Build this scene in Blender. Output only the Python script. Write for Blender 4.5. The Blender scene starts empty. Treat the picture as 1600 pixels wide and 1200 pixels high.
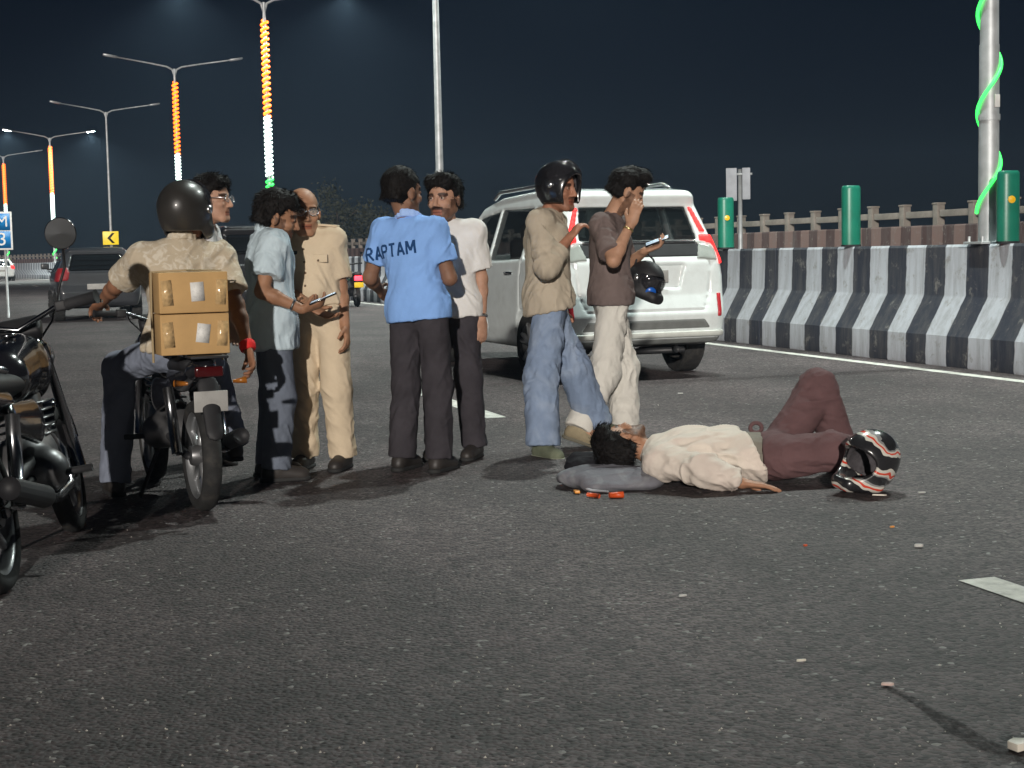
import bpy, bmesh, math, random
import numpy as np
from mathutils import Vector, Matrix
from mathutils.bvhtree import BVHTree
R = math.radians
random.seed(7)
scene = bpy.context.scene
col = scene.collection

# ------------------------------------------------------------------ camera
CAM_H, FPX = 1.2, 2400.0
PITCH, ROLL = 4.88, -1.2
cam_d = bpy.data.cameras.new('camera')
cam_d.sensor_width = 36.0
cam_d.lens = 36.0 * FPX / 1600.0
cam_d.clip_start, cam_d.clip_end = 0.1, 3000
cam = bpy.data.objects.new('camera', cam_d)
CM = Matrix.Translation((0, 0, CAM_H)) @ Matrix.Rotation(R(90 - PITCH), 4, 'X') @ Matrix.Rotation(R(ROLL), 4, 'Z')
cam.matrix_world = CM
col.objects.link(cam)
scene.camera = cam

# ------------------------------------------------------------------ night sky, key light, exposure
SUN_EL, SUN_AZ = 11.0, 4.0        # low beam from behind-left of the viewpoint (headlamps of stopped traffic)
world = bpy.data.worlds.new('World')
scene.world = world
world.use_nodes = True
wn = world.node_tree
bg = wn.nodes['Background']
sky = wn.nodes.new('ShaderNodeTexSky')
sky.sky_type = 'NISHITA'
sky.sun_disc = False
sky.sun_elevation = R(SUN_EL)
sky.sun_rotation = R(180 + SUN_AZ)
sky.ozone_density = 6.0
tint = wn.nodes.new('ShaderNodeMixRGB'); tint.blend_type = 'MULTIPLY'; tint.inputs[0].default_value = 1.0
tint.inputs[2].default_value = (0.52, 0.68, 1.22, 1)
wn.links.new(sky.outputs[0], tint.inputs[1]); wn.links.new(tint.outputs[0], bg.inputs[0])
bg.inputs[1].default_value = 0.0011
sun_d = bpy.data.lights.new('sun', 'SUN')
sun_d.energy = 3.0
sun_d.angle = R(0.9)
sun_d.color = (1.0, 0.93, 0.85)
sun = bpy.data.objects.new('sun', sun_d)
sd = Vector((math.sin(R(SUN_AZ)) * math.cos(R(SUN_EL)), math.cos(R(SUN_AZ)) * math.cos(R(SUN_EL)), -math.sin(R(SUN_EL))))
sun.rotation_euler = sd.to_track_quat('-Z', 'Y').to_euler()
sun.location = (-20, -30, 15)
col.objects.link(sun)
scene.view_settings.view_transform = 'Standard'
scene.view_settings.look = 'None'
scene.view_settings.exposure = 0.0
scene.view_settings.gamma = 1.0
scene.view_settings.use_curve_mapping = False
scene.cycles.use_denoising = True
scene.cycles.max_bounces = 6
scene.cycles.transparent_max_bounces = 8
scene.cycles.volume_bounces = 0
scene.cycles.sample_clamp_indirect = 4.0

# ------------------------------------------------------------------ helpers
A = lambda *v: np.array(v, dtype=np.float64)
def nrm(v):
    v = np.asarray(v, float)
    return v / (np.linalg.norm(v) + 1e-12)
def at(px, py, d):
    """World point at distance d (metres along +Y) on the line of sight of a place in the photograph."""
    v = CM.to_3x3() @ Vector(((px - 800) / FPX, -(py - 600) / FPX, -1.0))
    s = d / v.y
    return A(v.x * s, d, CAM_H + v.z * s)
def lerp(a, b, t):
    return a + (b - a) * t

def tag(o, label=None, cat=None, group=None, kind=None):
    if label: o['label'] = label
    if cat: o['category'] = cat
    if group: o['group'] = group
    if kind: o['kind'] = kind
    return o
def empty(name, loc=(0, 0, 0), rz=0.0):
    o = bpy.data.objects.new(name, None)
    o.empty_display_size = 0.2
    o.location = loc
    o.rotation_euler = (0, 0, rz)
    col.objects.link(o)
    return o

def mesh_np(name, V, Q, mat, parent=None, smooth=True, origin=None):
    me = bpy.data.meshes.new(name)
    V = np.asarray(V, np.float32)
    if origin is not None:
        V = V - np.asarray(origin, np.float32)
    n, k = len(V), Q.shape[1] if len(Q) else 4
    me.vertices.add(n)
    me.vertices.foreach_set('co', V.ravel())
    me.loops.add(Q.size)
    me.loops.foreach_set('vertex_index', Q.astype(np.int32).ravel())
    me.polygons.add(len(Q))
    me.polygons.foreach_set('loop_start', (np.arange(len(Q)) * k).astype(np.int32))
    me.update(calc_edges=True)
    if smooth: me.shade_smooth()
    o = bpy.data.objects.new(name, me)
    if mat: me.materials.append(mat)
    if origin is not None: o.location = origin
    o.parent = parent
    col.objects.link(o)
    return o

class MB:
    """collects simple shapes into one mesh"""
    def __init__(s):
        s.v, s.f = [], []
    def add(s, vs, fs):
        o = len(s.v)
        s.v += [tuple(float(c) for c in v) for v in vs]
        s.f += [tuple(i + o for i in f) for f in fs]
        return s
    def box(s, c, size, rz=0.0, M=None):
        hx, hy, hz = size[0] / 2, size[1] / 2, size[2] / 2
        vs = []
        for z in (-hz, hz):
            for x, y in ((-hx, -hy), (hx, -hy), (hx, hy), (-hx, hy)):
                p = Vector((x, y, z))
                if M is not None: p = M @ p
                elif rz: p = Matrix.Rotation(rz, 3, 'Z') @ p
                vs.append((p.x + c[0], p.y + c[1], p.z + c[2]))
        return s.add(vs, [(3, 2, 1, 0), (4, 5, 6, 7), (0, 1, 5, 4), (1, 2, 6, 5), (2, 3, 7, 6), (3, 0, 4, 7)])
    def tube(s, pts, r, n=10, caps=True):
        pts = [np.asarray(p, float) for p in pts]
        rs = r if hasattr(r, '__len__') else [r] * len(pts)
        vs, up = [], None
        for i, p in enumerate(pts):
            t = nrm(pts[min(i + 1, len(pts) - 1)] - pts[max(i - 1, 0)])
            if up is None:
                up = A(0, 0, 1) if abs(t[2]) < 0.9 else A(1, 0, 0)
            a = nrm(np.cross(t, up)); b = np.cross(a, t); up = b
            for k in range(n):
                w = 2 * math.pi * k / n
                vs.append(p + rs[i] * (math.cos(w) * a + math.sin(w) * b))
        fs = []
        for i in range(len(pts) - 1):
            for k in range(n):
                k2 = (k + 1) % n
                fs.append((i * n + k, i * n + k2, (i + 1) * n + k2, (i + 1) * n + k))
        if caps:
            fs.append(tuple(range(n))); fs.append(tuple((len(pts) - 1) * n + k for k in reversed(range(n))))
        return s.add(vs, fs)
    def lathe(s, prof, n=24, M=None, c=(0, 0, 0)):
        """prof: (radius, height) along local z"""
        vs, fs = [], []
        for r, h in prof:
            for k in range(n):
                w = 2 * math.pi * k / n
                p = Vector((r * math.cos(w), r * math.sin(w), h))
                if M is not None: p = M @ p
                vs.append((p.x + c[0], p.y + c[1], p.z + c[2]))
        for i in range(len(prof) - 1):
            for k in range(n):
                k2 = (k + 1) % n
                fs.append((i * n + k, i * n + k2, (i + 1) * n + k2, (i + 1) * n + k))
        return s.add(vs, fs)
    def prism(s, poly, h0, h1, M=None, c=(0, 0, 0)):
        n = len(poly); vs = []
        for h in (h0, h1):
            for x, y in poly:
                p = Vector((x, y, h))
                if M is not None: p = M @ p
                vs.append((p.x + c[0], p.y + c[1], p.z + c[2]))
        fs = [tuple(reversed(range(n))), tuple(range(n, 2 * n))]
        for k in range(n):
            k2 = (k + 1) % n
            fs.append((k, k2, n + k2, n + k))
        return s.add(vs, fs)
    def build(s, name, mat, parent=None, smooth=None, bevel=0.0, loc=None):
        me = bpy.data.meshes.new(name)
        me.from_pydata(s.v, [], s.f)
        if bevel:
            bm = bmesh.new(); bm.from_mesh(me)
            bmesh.ops.recalc_face_normals(bm, faces=bm.faces)
            es = [e for e in bm.edges if len(e.link_faces) == 2 and e.calc_face_angle() > 0.6]
            bmesh.ops.bevel(bm, geom=es, offset=bevel, segments=2, profile=0.6, affect='EDGES', clamp_overlap=True)
            bm.to_mesh(me); bm.free()
        me.update()
        me.shade_smooth()
        if smooth is not None and smooth < 3:
            me.set_sharp_from_angle(angle=smooth)
        o = bpy.data.objects.new(name, me)
        if mat: me.materials.append(mat)
        if loc is not None: o.location = loc
        o.parent = parent
        col.objects.link(o)
        return o

# ---- value noise
def _h(ix, iy, iz):
    n = (ix * np.uint32(374761393) + iy * np.uint32(668265263) + iz * np.uint32(2246822519)).astype(np.uint32)
    n = (n ^ (n >> np.uint32(13))) * np.uint32(1274126177)
    return ((n ^ (n >> np.uint32(16))) & np.uint32(0xffff)).astype(np.float32) / 32767.5 - 1.0
def vnoise(p):
    i = np.floor(p).astype(np.int64); f = (p - i).astype(np.float32)
    u = f * f * (3 - 2 * f)
    i = (i & 0xffffffff).astype(np.uint32)
    with np.errstate(over='ignore'):
        c = {}
        for a in (0, 1):
            for b in (0, 1):
                for d in (0, 1):
                    c[a, b, d] = _h(i[:, 0] + np.uint32(a), i[:, 1] + np.uint32(b), i[:, 2] + np.uint32(d))
    x0 = [[c[0, b, d] * (1 - u[:, 0]) + c[1, b, d] * u[:, 0] for d in (0, 1)] for b in (0, 1)]
    y0 = [x0[0][d] * (1 - u[:, 1]) + x0[1][d] * u[:, 1] for d in (0, 1)]
    return y0[0] * (1 - u[:, 2]) + y0[1] * u[:, 2]
def fbm(p, o=3):
    r, a = 0, 0.5
    for k in range(o):
        r = r + a * vnoise(p * 2 ** k + 17.3 * k); a *= 0.5
    return r

# ---- signed distance fields, meshed with surface nets
def smin(a, b, k):
    h = np.maximum(k - np.abs(a - b), 0) / k
    return np.minimum(a, b) - h * h * k * 0.25
class Field:
    def __init__(s, lo, hi, vox):
        s.o = np.asarray(lo, float); s.h = vox
        s.n = np.ceil((np.asarray(hi, float) - s.o) / vox).astype(int) + 1
        s.v = np.full(s.n, 0.15, np.float32)
        s.ax = [(s.o[i] + vox * np.arange(s.n[i])).astype(np.float32) for i in range(3)]
    def like(s):
        f = Field.__new__(Field); f.o, f.h, f.n, f.ax = s.o, s.h, s.n, s.ax
        f.v = np.full(s.n, 0.15, np.float32); return f
    def reg(s, lo, hi):
        a = np.clip(np.floor((lo - s.o) / s.h).astype(int), 0, s.n); b = np.clip(np.ceil((hi - s.o) / s.h).astype(int) + 1, 0, s.n)
        return a, b
    def _put(s, a, b, d, k, op):
        sl = (slice(a[0], b[0]), slice(a[1], b[1]), slice(a[2], b[2]))
        if op == 'u': s.v[sl] = smin(s.v[sl], d, k)
        elif op == 's': s.v[sl] = -smin(-s.v[sl], d, k)
    def cone(s, p, q, r1, r2, k=0.02, flat=None, op='u'):
        p, q = np.asarray(p, float), np.asarray(q, float)
        m = 0.04 + k
        a, b = s.reg(np.minimum(p - r1, q - r2) - m, np.maximum(p + r1, q + r2) + m)
        if np.any(b <= a): return s
        X = s.ax[0][a[0]:b[0], None, None] - np.float32(p[0]); Y = s.ax[1][None, a[1]:b[1], None] - np.float32(p[1]); Z = s.ax[2][None, None, a[2]:b[2]] - np.float32(p[2])
        ba = (q - p).astype(np.float32)
        if flat is not None:
            w, sf = np.asarray(flat[0], np.float32), flat[1]
            g = (X * w[0] + Y * w[1] + Z * w[2]) * np.float32(1 / sf - 1)
            X, Y, Z = X + g * w[0], Y + g * w[1], Z + g * w[2]
            ba = ba + w * np.float32(np.dot(ba, w) * (1 / sf - 1))
        t = np.clip((X * ba[0] + Y * ba[1] + Z * ba[2]) / max(float(ba @ ba), 1e-9), 0, 1)
        d = np.sqrt((X - t * ba[0]) ** 2 + (Y - t * ba[1]) ** 2 + (Z - t * ba[2]) ** 2) - (r1 + (r2 - r1) * t)
        s._put(a, b, d.astype(np.float32), k, op); return s
    def ell(s, c, ax, rad, k=0.02, op='u'):
        c = np.asarray(c, float); m = max(rad) + 0.04 + k
        a, b = s.reg(c - m, c + m)
        if np.any(b <= a): return s
        X = s.ax[0][a[0]:b[0], None, None] - np.float32(c[0]); Y = s.ax[1][None, a[1]:b[1], None] - np.float32(c[1]); Z = s.ax[2][None, None, a[2]:b[2]] - np.float32(c[2])
        q0 = q1 = 0
        for w, r in zip(ax, rad):
            g = (X * np.float32(w[0]) + Y * np.float32(w[1]) + Z * np.float32(w[2])) / np.float32(r)
            q0 = q0 + g * g; q1 = q1 + (g / np.float32(r)) ** 2
        q0 = np.sqrt(q0); q1 = np.sqrt(q1) + 1e-6
        s._put(a, b, (q0 * (q0 - 1) / q1).astype(np.float32), k, op); return s
    def grid(s):
        return s.ax[0][:, None, None], s.ax[1][None, :, None], s.ax[2][None, None, :]
    def cut(s, c, n, k=0.0):
        """keep the side the normal n points away from"""
        X, Y, Z = s.grid(); n = nrm(n).astype(np.float32)
        d = (X - np.float32(c[0])) * n[0] + (Y - np.float32(c[1])) * n[1] + (Z - np.float32(c[2])) * n[2]
        s.v = -smin(-s.v, -d, k) if k else np.maximum(s.v, d)
        return s
    def join(s, f, k=0.02):
        s.v = smin(s.v, f.v, k); return s
    def net(s):
        v = s.v.copy()
        for ax in range(3):
            sl = [slice(None)] * 3
            for e in (0, -1):
                sl[ax] = e; v[tuple(sl)] = np.maximum(v[tuple(sl)], 1e-3)
        g = v < 0
        c = np.zeros(np.array(v.shape) - 1, np.int8)
        offs = [(i, j, k) for i in (0, 1) for j in (0, 1) for k in (0, 1)]
        nx, ny, nz = c.shape
        for i, j, k in offs: c += g[i:i + nx, j:j + ny, k:k + nz]
        act = (c > 0) & (c < 8)
        ai = np.argwhere(act)
        idx = np.full(c.shape, -1, np.int32); idx[act] = np.arange(len(ai))
        P = np.zeros((len(ai), 3)); cnt = np.zeros(len(ai))
        for o in offs:
            for d in range(3):
                if o[d]: continue
                e = list(o); e[d] = 1
                v0 = v[ai[:, 0] + o[0], ai[:, 1] + o[1], ai[:, 2] + o[2]]; v1 = v[ai[:, 0] + e[0], ai[:, 1] + e[1], ai[:, 2] + e[2]]
                m = (v0 < 0) != (v1 < 0)
                t = np.where(m, v0 / np.where(v0 == v1, 1, v0 - v1), 0)
                q = np.tile(np.array(o, float), (len(ai), 1)); q[:, d] = t
                P += q * m[:, None]; cnt += m
        V = s.o + (ai + P / np.maximum(cnt, 1)[:, None]) * s.h
        Qs = []
        for d in range(3):
            u, w = (d + 1) % 3, (d + 2) % 3
            sl0 = [slice(1, -1)] * 3; sl1 = [slice(1, -1)] * 3
            sl0[d] = slice(0, -1); sl1[d] = slice(1, None)
            g0, g1 = g[tuple(sl0)], g[tuple(sl1)]
            e = np.argwhere(g0 != g1)
            if not len(e): continue
            ins = g0[e[:, 0], e[:, 1], e[:, 2]]
            e = e.copy(); e[:, u] += 1; e[:, w] += 1
            def ci(du, dw):
                q = e.copy(); q[:, u] -= du; q[:, w] -= dw
                return idx[q[:, 0], q[:, 1], q[:, 2]]
            quad = np.stack([ci(1, 1), ci(0, 1), ci(0, 0), ci(1, 0)], 1)
            quad[~ins] = quad[~ins][:, ::-1]
            Qs.append(quad)
        Q = np.concatenate(Qs) if Qs else np.zeros((0, 4), int)
        Q = Q[(Q >= 0).all(1)]
        return V, Q
def vert_normals(V, Q):
    n = np.cross(V[Q[:, 2]] - V[Q[:, 0]], V[Q[:, 3]] - V[Q[:, 1]])
    N = np.zeros_like(V)
    for k in range(4): np.add.at(N, Q[:, k], n)
    return N / (np.linalg.norm(N, axis=1, keepdims=True) + 1e-12)
def relax(V, Q, it=1, lam=0.5):
    for _ in range(it):
        S = np.zeros_like(V); C = np.zeros(len(V))
        for k in range(4):
            for m in (1, 3):
                np.add.at(S, Q[:, k], V[Q[:, (k + m) % 4]]); np.add.at(C, Q[:, k], 1)
        V = V + lam * (S / np.maximum(C, 1)[:, None] - V)
    return V

# ------------------------------------------------------------------ materials
MATS = {}
def nodes_of(name):
    m = bpy.data.materials.new(name); m.use_nodes = True
    nt = m.node_tree
    return m, nt, nt.nodes['Principled BSDF']
def N(nt, t, **kw):
    n = nt.nodes.new(t)
    for k, v in kw.items():
        if isinstance(k, str) and k.startswith('i_'):
            n.inputs[k[2:].replace('_', ' ')].default_value = v
        else: setattr(n, k, v)
    return n
def mat(name, c, rough=0.6, metal=0.0, var=0.12, vs=9.0, bump=0.0, bs=120.0, spec=0.4, coat=0.0, sheen=0.0, dirt=0.0, dirtc=(0.08, 0.07, 0.06)):
    if name in MATS: return MATS[name]
    m, nt, p = nodes_of(name)
    L = nt.links.new
    tc = N(nt, 'ShaderNodeTexCoord')
    nz = N(nt, 'ShaderNodeTexNoise'); nz.inputs['Scale'].default_value = vs; nz.inputs['Detail'].default_value = 5
    L(tc.outputs['Object'], nz.inputs['Vector'])
    mx = N(nt, 'ShaderNodeMixRGB'); mx.blend_type = 'MULTIPLY'; mx.inputs[0].default_value = 1.0
    mx.inputs[1].default_value = (*c, 1)
    mr = N(nt, 'ShaderNodeMapRange'); mr.inputs[1].default_value = 0.3; mr.inputs[2].default_value = 0.7
    mr.inputs[3].default_value = 1 - var; mr.inputs[4].default_value = 1 + var
    L(nz.outputs['Fac'], mr.inputs[0]); L(mr.outputs[0], mx.inputs[2])
    out = mx.outputs[0]
    if dirt > 0:
        n2 = N(nt, 'ShaderNodeTexNoise'); n2.inputs['Scale'].default_value = vs * 0.6; n2.inputs['Detail'].default_value = 8; n2.inputs['Roughness'].default_value = 0.7
        L(tc.outputs['Object'], n2.inputs['Vector'])
        r2 = N(nt, 'ShaderNodeMapRange'); r2.inputs[1].default_value = 0.5; r2.inputs[2].default_value = 0.75; r2.inputs[3].default_value = 0; r2.inputs[4].default_value = dirt
        L(n2.outputs['Fac'], r2.inputs[0])
        m2 = N(nt, 'ShaderNodeMixRGB'); m2.inputs[2].default_value = (*dirtc, 1)
        L(r2.outputs[0], m2.inputs[0]); L(out, m2.inputs[1]); out = m2.outputs[0]
    L(out, p.inputs['Base Color'])
    p.inputs['Roughness'].default_value = rough
    p.inputs['Metallic'].default_value = metal
    p.inputs['Specular IOR Level'].default_value = spec
    if coat: p.inputs['Coat Weight'].default_value = coat; p.inputs['Coat Roughness'].default_value = 0.06
    if sheen: p.inputs['Sheen Weight'].default_value = sheen; p.inputs['Sheen Roughness'].default_value = 0.5
    if bump:
        b = N(nt, 'ShaderNodeBump'); b.inputs['Strength'].default_value = bump; b.inputs['Distance'].default_value = 0.004
        n3 = N(nt, 'ShaderNodeTexNoise'); n3.inputs['Scale'].default_value = bs; n3.inputs['Detail'].default_value = 3
        L(tc.outputs['Object'], n3.inputs['Vector']); L(n3.outputs['Fac'], b.inputs['Height']); L(b.outputs[0], p.inputs['Normal'])
    MATS[name] = m
    return m
def emis(name, c, s):
    if name in MATS: return MATS[name]
    m, nt, p = nodes_of(name)
    p.inputs['Base Color'].default_value = (*c, 1)
    p.inputs['Emission Color'].default_value = (*c, 1); p.inputs['Emission Strength'].default_value = s
    MATS[name] = m
    return m
def cloth(name, c, var=0.1, pat=None, sheen=0.0, stain=None):
    """woven cloth: fine weave relief, soft wear, optional second colour in a blotchy or woven print"""
    if name in MATS: return MATS[name]
    m, nt, p = nodes_of(name); L = nt.links.new
    tc = N(nt, 'ShaderNodeTexCoord')
    n1 = N(nt, 'ShaderNodeTexNoise'); n1.inputs['Scale'].default_value = 6; n1.inputs['Detail'].default_value = 6; n1.inputs['Roughness'].default_value = 0.65
    L(tc.outputs['Object'], n1.inputs['Vector'])
    mr = N(nt, 'ShaderNodeMapRange'); mr.inputs[1].default_value = 0.3; mr.inputs[2].default_value = 0.7; mr.inputs[3].default_value = 1 - var; mr.inputs[4].default_value = 1 + var
    L(n1.outputs['Fac'], mr.inputs[0])
    mx = N(nt, 'ShaderNodeMixRGB'); mx.blend_type = 'MULTIPLY'; mx.inputs[0].default_value = 1
    mx.inputs[1].default_value = (*c, 1); L(mr.outputs[0], mx.inputs[2]); out = mx.outputs[0]
    if pat:
        c2, sc, lo, hi, amt = pat
        vo = N(nt, 'ShaderNodeTexNoise'); vo.inputs['Scale'].default_value = sc; vo.inputs['Detail'].default_value = 3; vo.inputs['Distortion'].default_value = 1.2
        L(tc.outputs['Object'], vo.inputs['Vector'])
        r2 = N(nt, 'ShaderNodeMapRange'); r2.inputs[1].default_value = lo; r2.inputs[2].default_value = hi; r2.inputs[4].default_value = amt
        L(vo.outputs['Fac'], r2.inputs[0])
        m2 = N(nt, 'ShaderNodeMixRGB'); m2.inputs[2].default_value = (*c2, 1); L(r2.outputs[0], m2.inputs[0]); L(out, m2.inputs[1]); out = m2.outputs[0]
    L(out, p.inputs['Base Color'])
    p.inputs['Roughness'].default_value = 0.88; p.inputs['Specular IOR Level'].default_value = 0.2
    if sheen: p.inputs['Sheen Weight'].default_value = sheen
    w1 = N(nt, 'ShaderNodeTexNoise'); w1.inputs['Scale'].default_value = 420; w1.inputs['Detail'].default_value = 2
    L(tc.outputs['Object'], w1.inputs['Vector'])
    n3 = N(nt, 'ShaderNodeTexNoise'); n3.inputs['Scale'].default_value = 26; n3.inputs['Detail'].default_value = 4; n3.inputs['Distortion'].default_value = 0.8
    L(tc.outputs['Object'], n3.inputs['Vector'])
    b1 = N(nt, 'ShaderNodeBump'); b1.inputs['Strength'].default_value = 0.35; b1.inputs['Distance'].default_value = 0.001
    b2 = N(nt, 'ShaderNodeBump'); b2.inputs['Strength'].default_value = 0.5; b2.inputs['Distance'].default_value = 0.006
    L(w1.outputs['Fac'], b1.inputs['Height']); L(n3.outputs['Fac'], b2.inputs['Height']); L(b1.outputs[0], b2.inputs['Normal']); L(b2.outputs[0], p.inputs['Normal'])
    MATS[name] = m
    return m
def glass_mat(name, c, alpha):
    """tinted vehicle glass: part clear, part dark tint, with a mirror gloss on top"""
    if name in MATS: return MATS[name]
    m, nt, p = nodes_of(name); L = nt.links.new
    p.inputs['Base Color'].default_value = (*c, 1); p.inputs['Roughness'].default_value = 0.04; p.inputs['Specular IOR Level'].default_value = 0.6
    p.inputs['Alpha'].default_value = alpha
    MATS[name] = m
    return m

# ------------------------------------------------------------------ the road and its median
RN, RD = A(0.956, 0.294), A(-0.294, 0.956)            # across the road, along the road
def line_pt(t, perp=8.82):
    return RN * perp + RD * t
_ctrl = [line_pt(t) for t in (-30, -8, 12.9, 33.9)] + [A(-8.3, 54), A(-15.3, 72), A(-23.7, 92), A(-32.4, 110), A(-41.6, 128), A(-51.9, 146), A(-63, 163), A(-76, 181), A(-90, 198)]
def spline(P, n=24):
    P = [2 * P[0] - P[1]] + list(P) + [2 * P[-1] - P[-2]]; out = []
    for i in range(1, len(P) - 2):
        for k in range(n):
            t = k / n; a, b, c, d = P[i - 1:i + 3]
            out.append(0.5 * ((2 * b) + (c - a) * t + (2 * a - 5 * b + 4 * c - d) * t * t + (3 * b - a - 3 * c + d) * t ** 3))
    out.append(P[-2]); return np.array(out)
CL = spline(_ctrl)
CS = np.concatenate([[0], np.cumsum(np.linalg.norm(np.diff(CL, axis=0), axis=1))])
def med(s, off=0.0):
    """point and direction at arc length s along the median; off > 0 is the far carriageway side"""
    x = A(np.interp(s, CS, CL[:, 0]), np.interp(s, CS, CL[:, 1]))
    x2 = A(np.interp(s + .5, CS, CL[:, 0]), np.interp(s + .5, CS, CL[:, 1])); x1 = A(np.interp(s - .5, CS, CL[:, 0]), np.interp(s - .5, CS, CL[:, 1]))
    t = nrm(x2 - x1); n = A(t[1], -t[0])
    return x + n * off, t, n
S0 = CS[np.argmin(np.abs(CL - line_pt(0)).sum(1))]     # arc length opposite the camera
SEND = CS[-1]

# asphalt: stones in binder, worn paler in the wheel paths, patched with oil and dust, with uneven light put into its tone
def asphalt():
    m, nt, p = nodes_of('asphalt'); L = nt.links.new
    tc = N(nt, 'ShaderNodeTexCoord')
    def noise(sc, det=4, rough=0.55):
        n = N(nt, 'ShaderNodeTexNoise'); n.inputs['Scale'].default_value = sc; n.inputs['Detail'].default_value = det; n.inputs['Roughness'].default_value = rough
        L(tc.outputs['Object'], n.inputs['Vector']); return n
    def rng(src, a, b, c, d):
        r = N(nt, 'ShaderNodeMapRange'); r.inputs[1].default_value = a; r.inputs[2].default_value = b; r.inputs[3].default_value = c; r.inputs[4].default_value = d
        L(src, r.inputs[0]); return r.outputs[0]
    def mul(a, b):
        x = N(nt, 'ShaderNodeMath', operation='MULTIPLY'); L(a, x.inputs[0]); L(b, x.inputs[1]); return x.outputs[0]
    vo = N(nt, 'ShaderNodeTexVoronoi'); vo.inputs['Scale'].default_value = 62; vo.inputs['Randomness'].default_value = 1
    L(tc.outputs['Object'], vo.inputs['Vector'])
    sep = N(nt, 'ShaderNodeSeparateColor'); L(vo.outputs['Color'], sep.inputs[0])
    stone = rng(sep.outputs[0], 0.0, 1.0, 0.22, 2.0)
    big = rng(noise(0.55, 5).outputs['Fac'], 0.34, 0.66, 0.62, 1.25)  # random broad and mid tone drift, widened to imitate uneven light too
    mid = rng(noise(4.5, 5, 0.7).outputs['Fac'], 0.3, 0.7, 0.72, 1.22)
    # wheel-polished tracks that run along the carriageway
    mp = N(nt, 'ShaderNodeMapping'); mp.inputs['Rotation'].default_value = (0, 0, R(-17.1)); L(tc.outputs['Object'], mp.inputs[0])
    mp2 = N(nt, 'ShaderNodeMapping'); mp2.inputs['Scale'].default_value = (0.9, 0.035, 1); L(mp.outputs[0], mp2.inputs[0])
    tr = N(nt, 'ShaderNodeTexNoise'); tr.inputs['Scale'].default_value = 1.0; tr.inputs['Detail'].default_value = 3; L(mp2.outputs[0], tr.inputs['Vector'])
    track = rng(tr.outputs['Fac'], 0.36, 0.64, 0.74, 1.18)
    # hairline cracks
    wv = N(nt, 'ShaderNodeTexNoise'); wv.inputs['Scale'].default_value = 2.2; wv.inputs['Detail'].default_value = 5; L(tc.outputs['Object'], wv.inputs['Vector'])
    va = N(nt, 'ShaderNodeVectorMath', operation='MULTIPLY_ADD'); va.inputs[1].default_value = (0.55, 0.55, 0.55); L(wv.outputs['Color'], va.inputs[0]); L(tc.outputs['Object'], va.inputs[2])
    ck = N(nt, 'ShaderNodeTexVoronoi', feature='DISTANCE_TO_EDGE'); ck.inputs['Scale'].default_value = 0.42; L(va.outputs[0], ck.inputs['Vector'])
    gate = rng(noise(0.8, 2).outputs['Fac'], 0.50, 0.60, 0.0, 1.0)
    crack = N(nt, 'ShaderNodeMath', operation='SUBTRACT'); crack.inputs[0].default_value = 1.0
    L(mul(rng(ck.outputs['Distance'], 0.0, 0.006, 0.75, 0.0), gate), crack.inputs[1])
    fac = mul(mul(mul(stone, big), mul(mid, track)), crack.outputs[0])
    hue = N(nt, 'ShaderNodeMixRGB'); hue.inputs[1].default_value = (0.070, 0.051, 0.053, 1); hue.inputs[2].default_value = (0.057, 0.048, 0.047, 1)
    L(noise(0.9, 3).outputs['Fac'], hue.inputs[0])
    mx = N(nt, 'ShaderNodeMixRGB', blend_type='MULTIPLY'); mx.inputs[0].default_value = 1
    L(hue.outputs[0], mx.inputs[1]); L(fac, mx.inputs[2])
    # scattered pale stones
    sp = N(nt, 'ShaderNodeMath', operation='GREATER_THAN'); sp.inputs[1].default_value = 0.988; L(sep.outputs[1], sp.inputs[0])
    m2 = N(nt, 'ShaderNodeMixRGB'); m2.inputs[2].default_value = (0.22, 0.21, 0.20, 1); L(sp.outputs[0], m2.inputs[0]); L(mx.outputs[0], m2.inputs[1])
    # dark oil patches
    oil = rng(noise(1.7, 6, 0.62).outputs['Fac'], 0.58, 0.70, 0.0, 0.42)
    m3 = N(nt, 'ShaderNodeMixRGB'); m3.inputs[2].default_value = (0.028, 0.025, 0.026, 1); L(oil, m3.inputs[0]); L(m2.outputs[0], m3.inputs[1])
    L(m3.outputs[0], p.inputs['Base Color'])
    p.inputs['Roughness'].default_value = 0.72; p.inputs['Specular IOR Level'].default_value = 0.45
    inv = rng(vo.outputs['Distance'], 0.0, 0.7, 1.0, 0.0)
    b1 = N(nt, 'ShaderNodeBump'); b1.inputs['Strength'].default_value = 0.9; b1.inputs['Distance'].default_value = 0.006; L(inv, b1.inputs['Height'])
    b2 = N(nt, 'ShaderNodeBump'); b2.inputs['Strength'].default_value = 0.6; b2.inputs['Distance'].default_value = 0.008; L(noise(34, 4, 0.7).outputs['Fac'], b2.inputs['Height'])
    L(b1.outputs[0], b2.inputs['Normal']); L(b2.outputs[0], p.inputs['Normal'])
    return m
ASPH = asphalt()
def paint_mat():
    m = mat('road_paint', (0.62, 0.61, 0.56), 0.75, var=0.2, vs=14, bump=0.6, bs=90, dirt=0.75, dirtc=(0.11, 0.10, 0.095))
    return m
PAINT = paint_mat()

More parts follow.
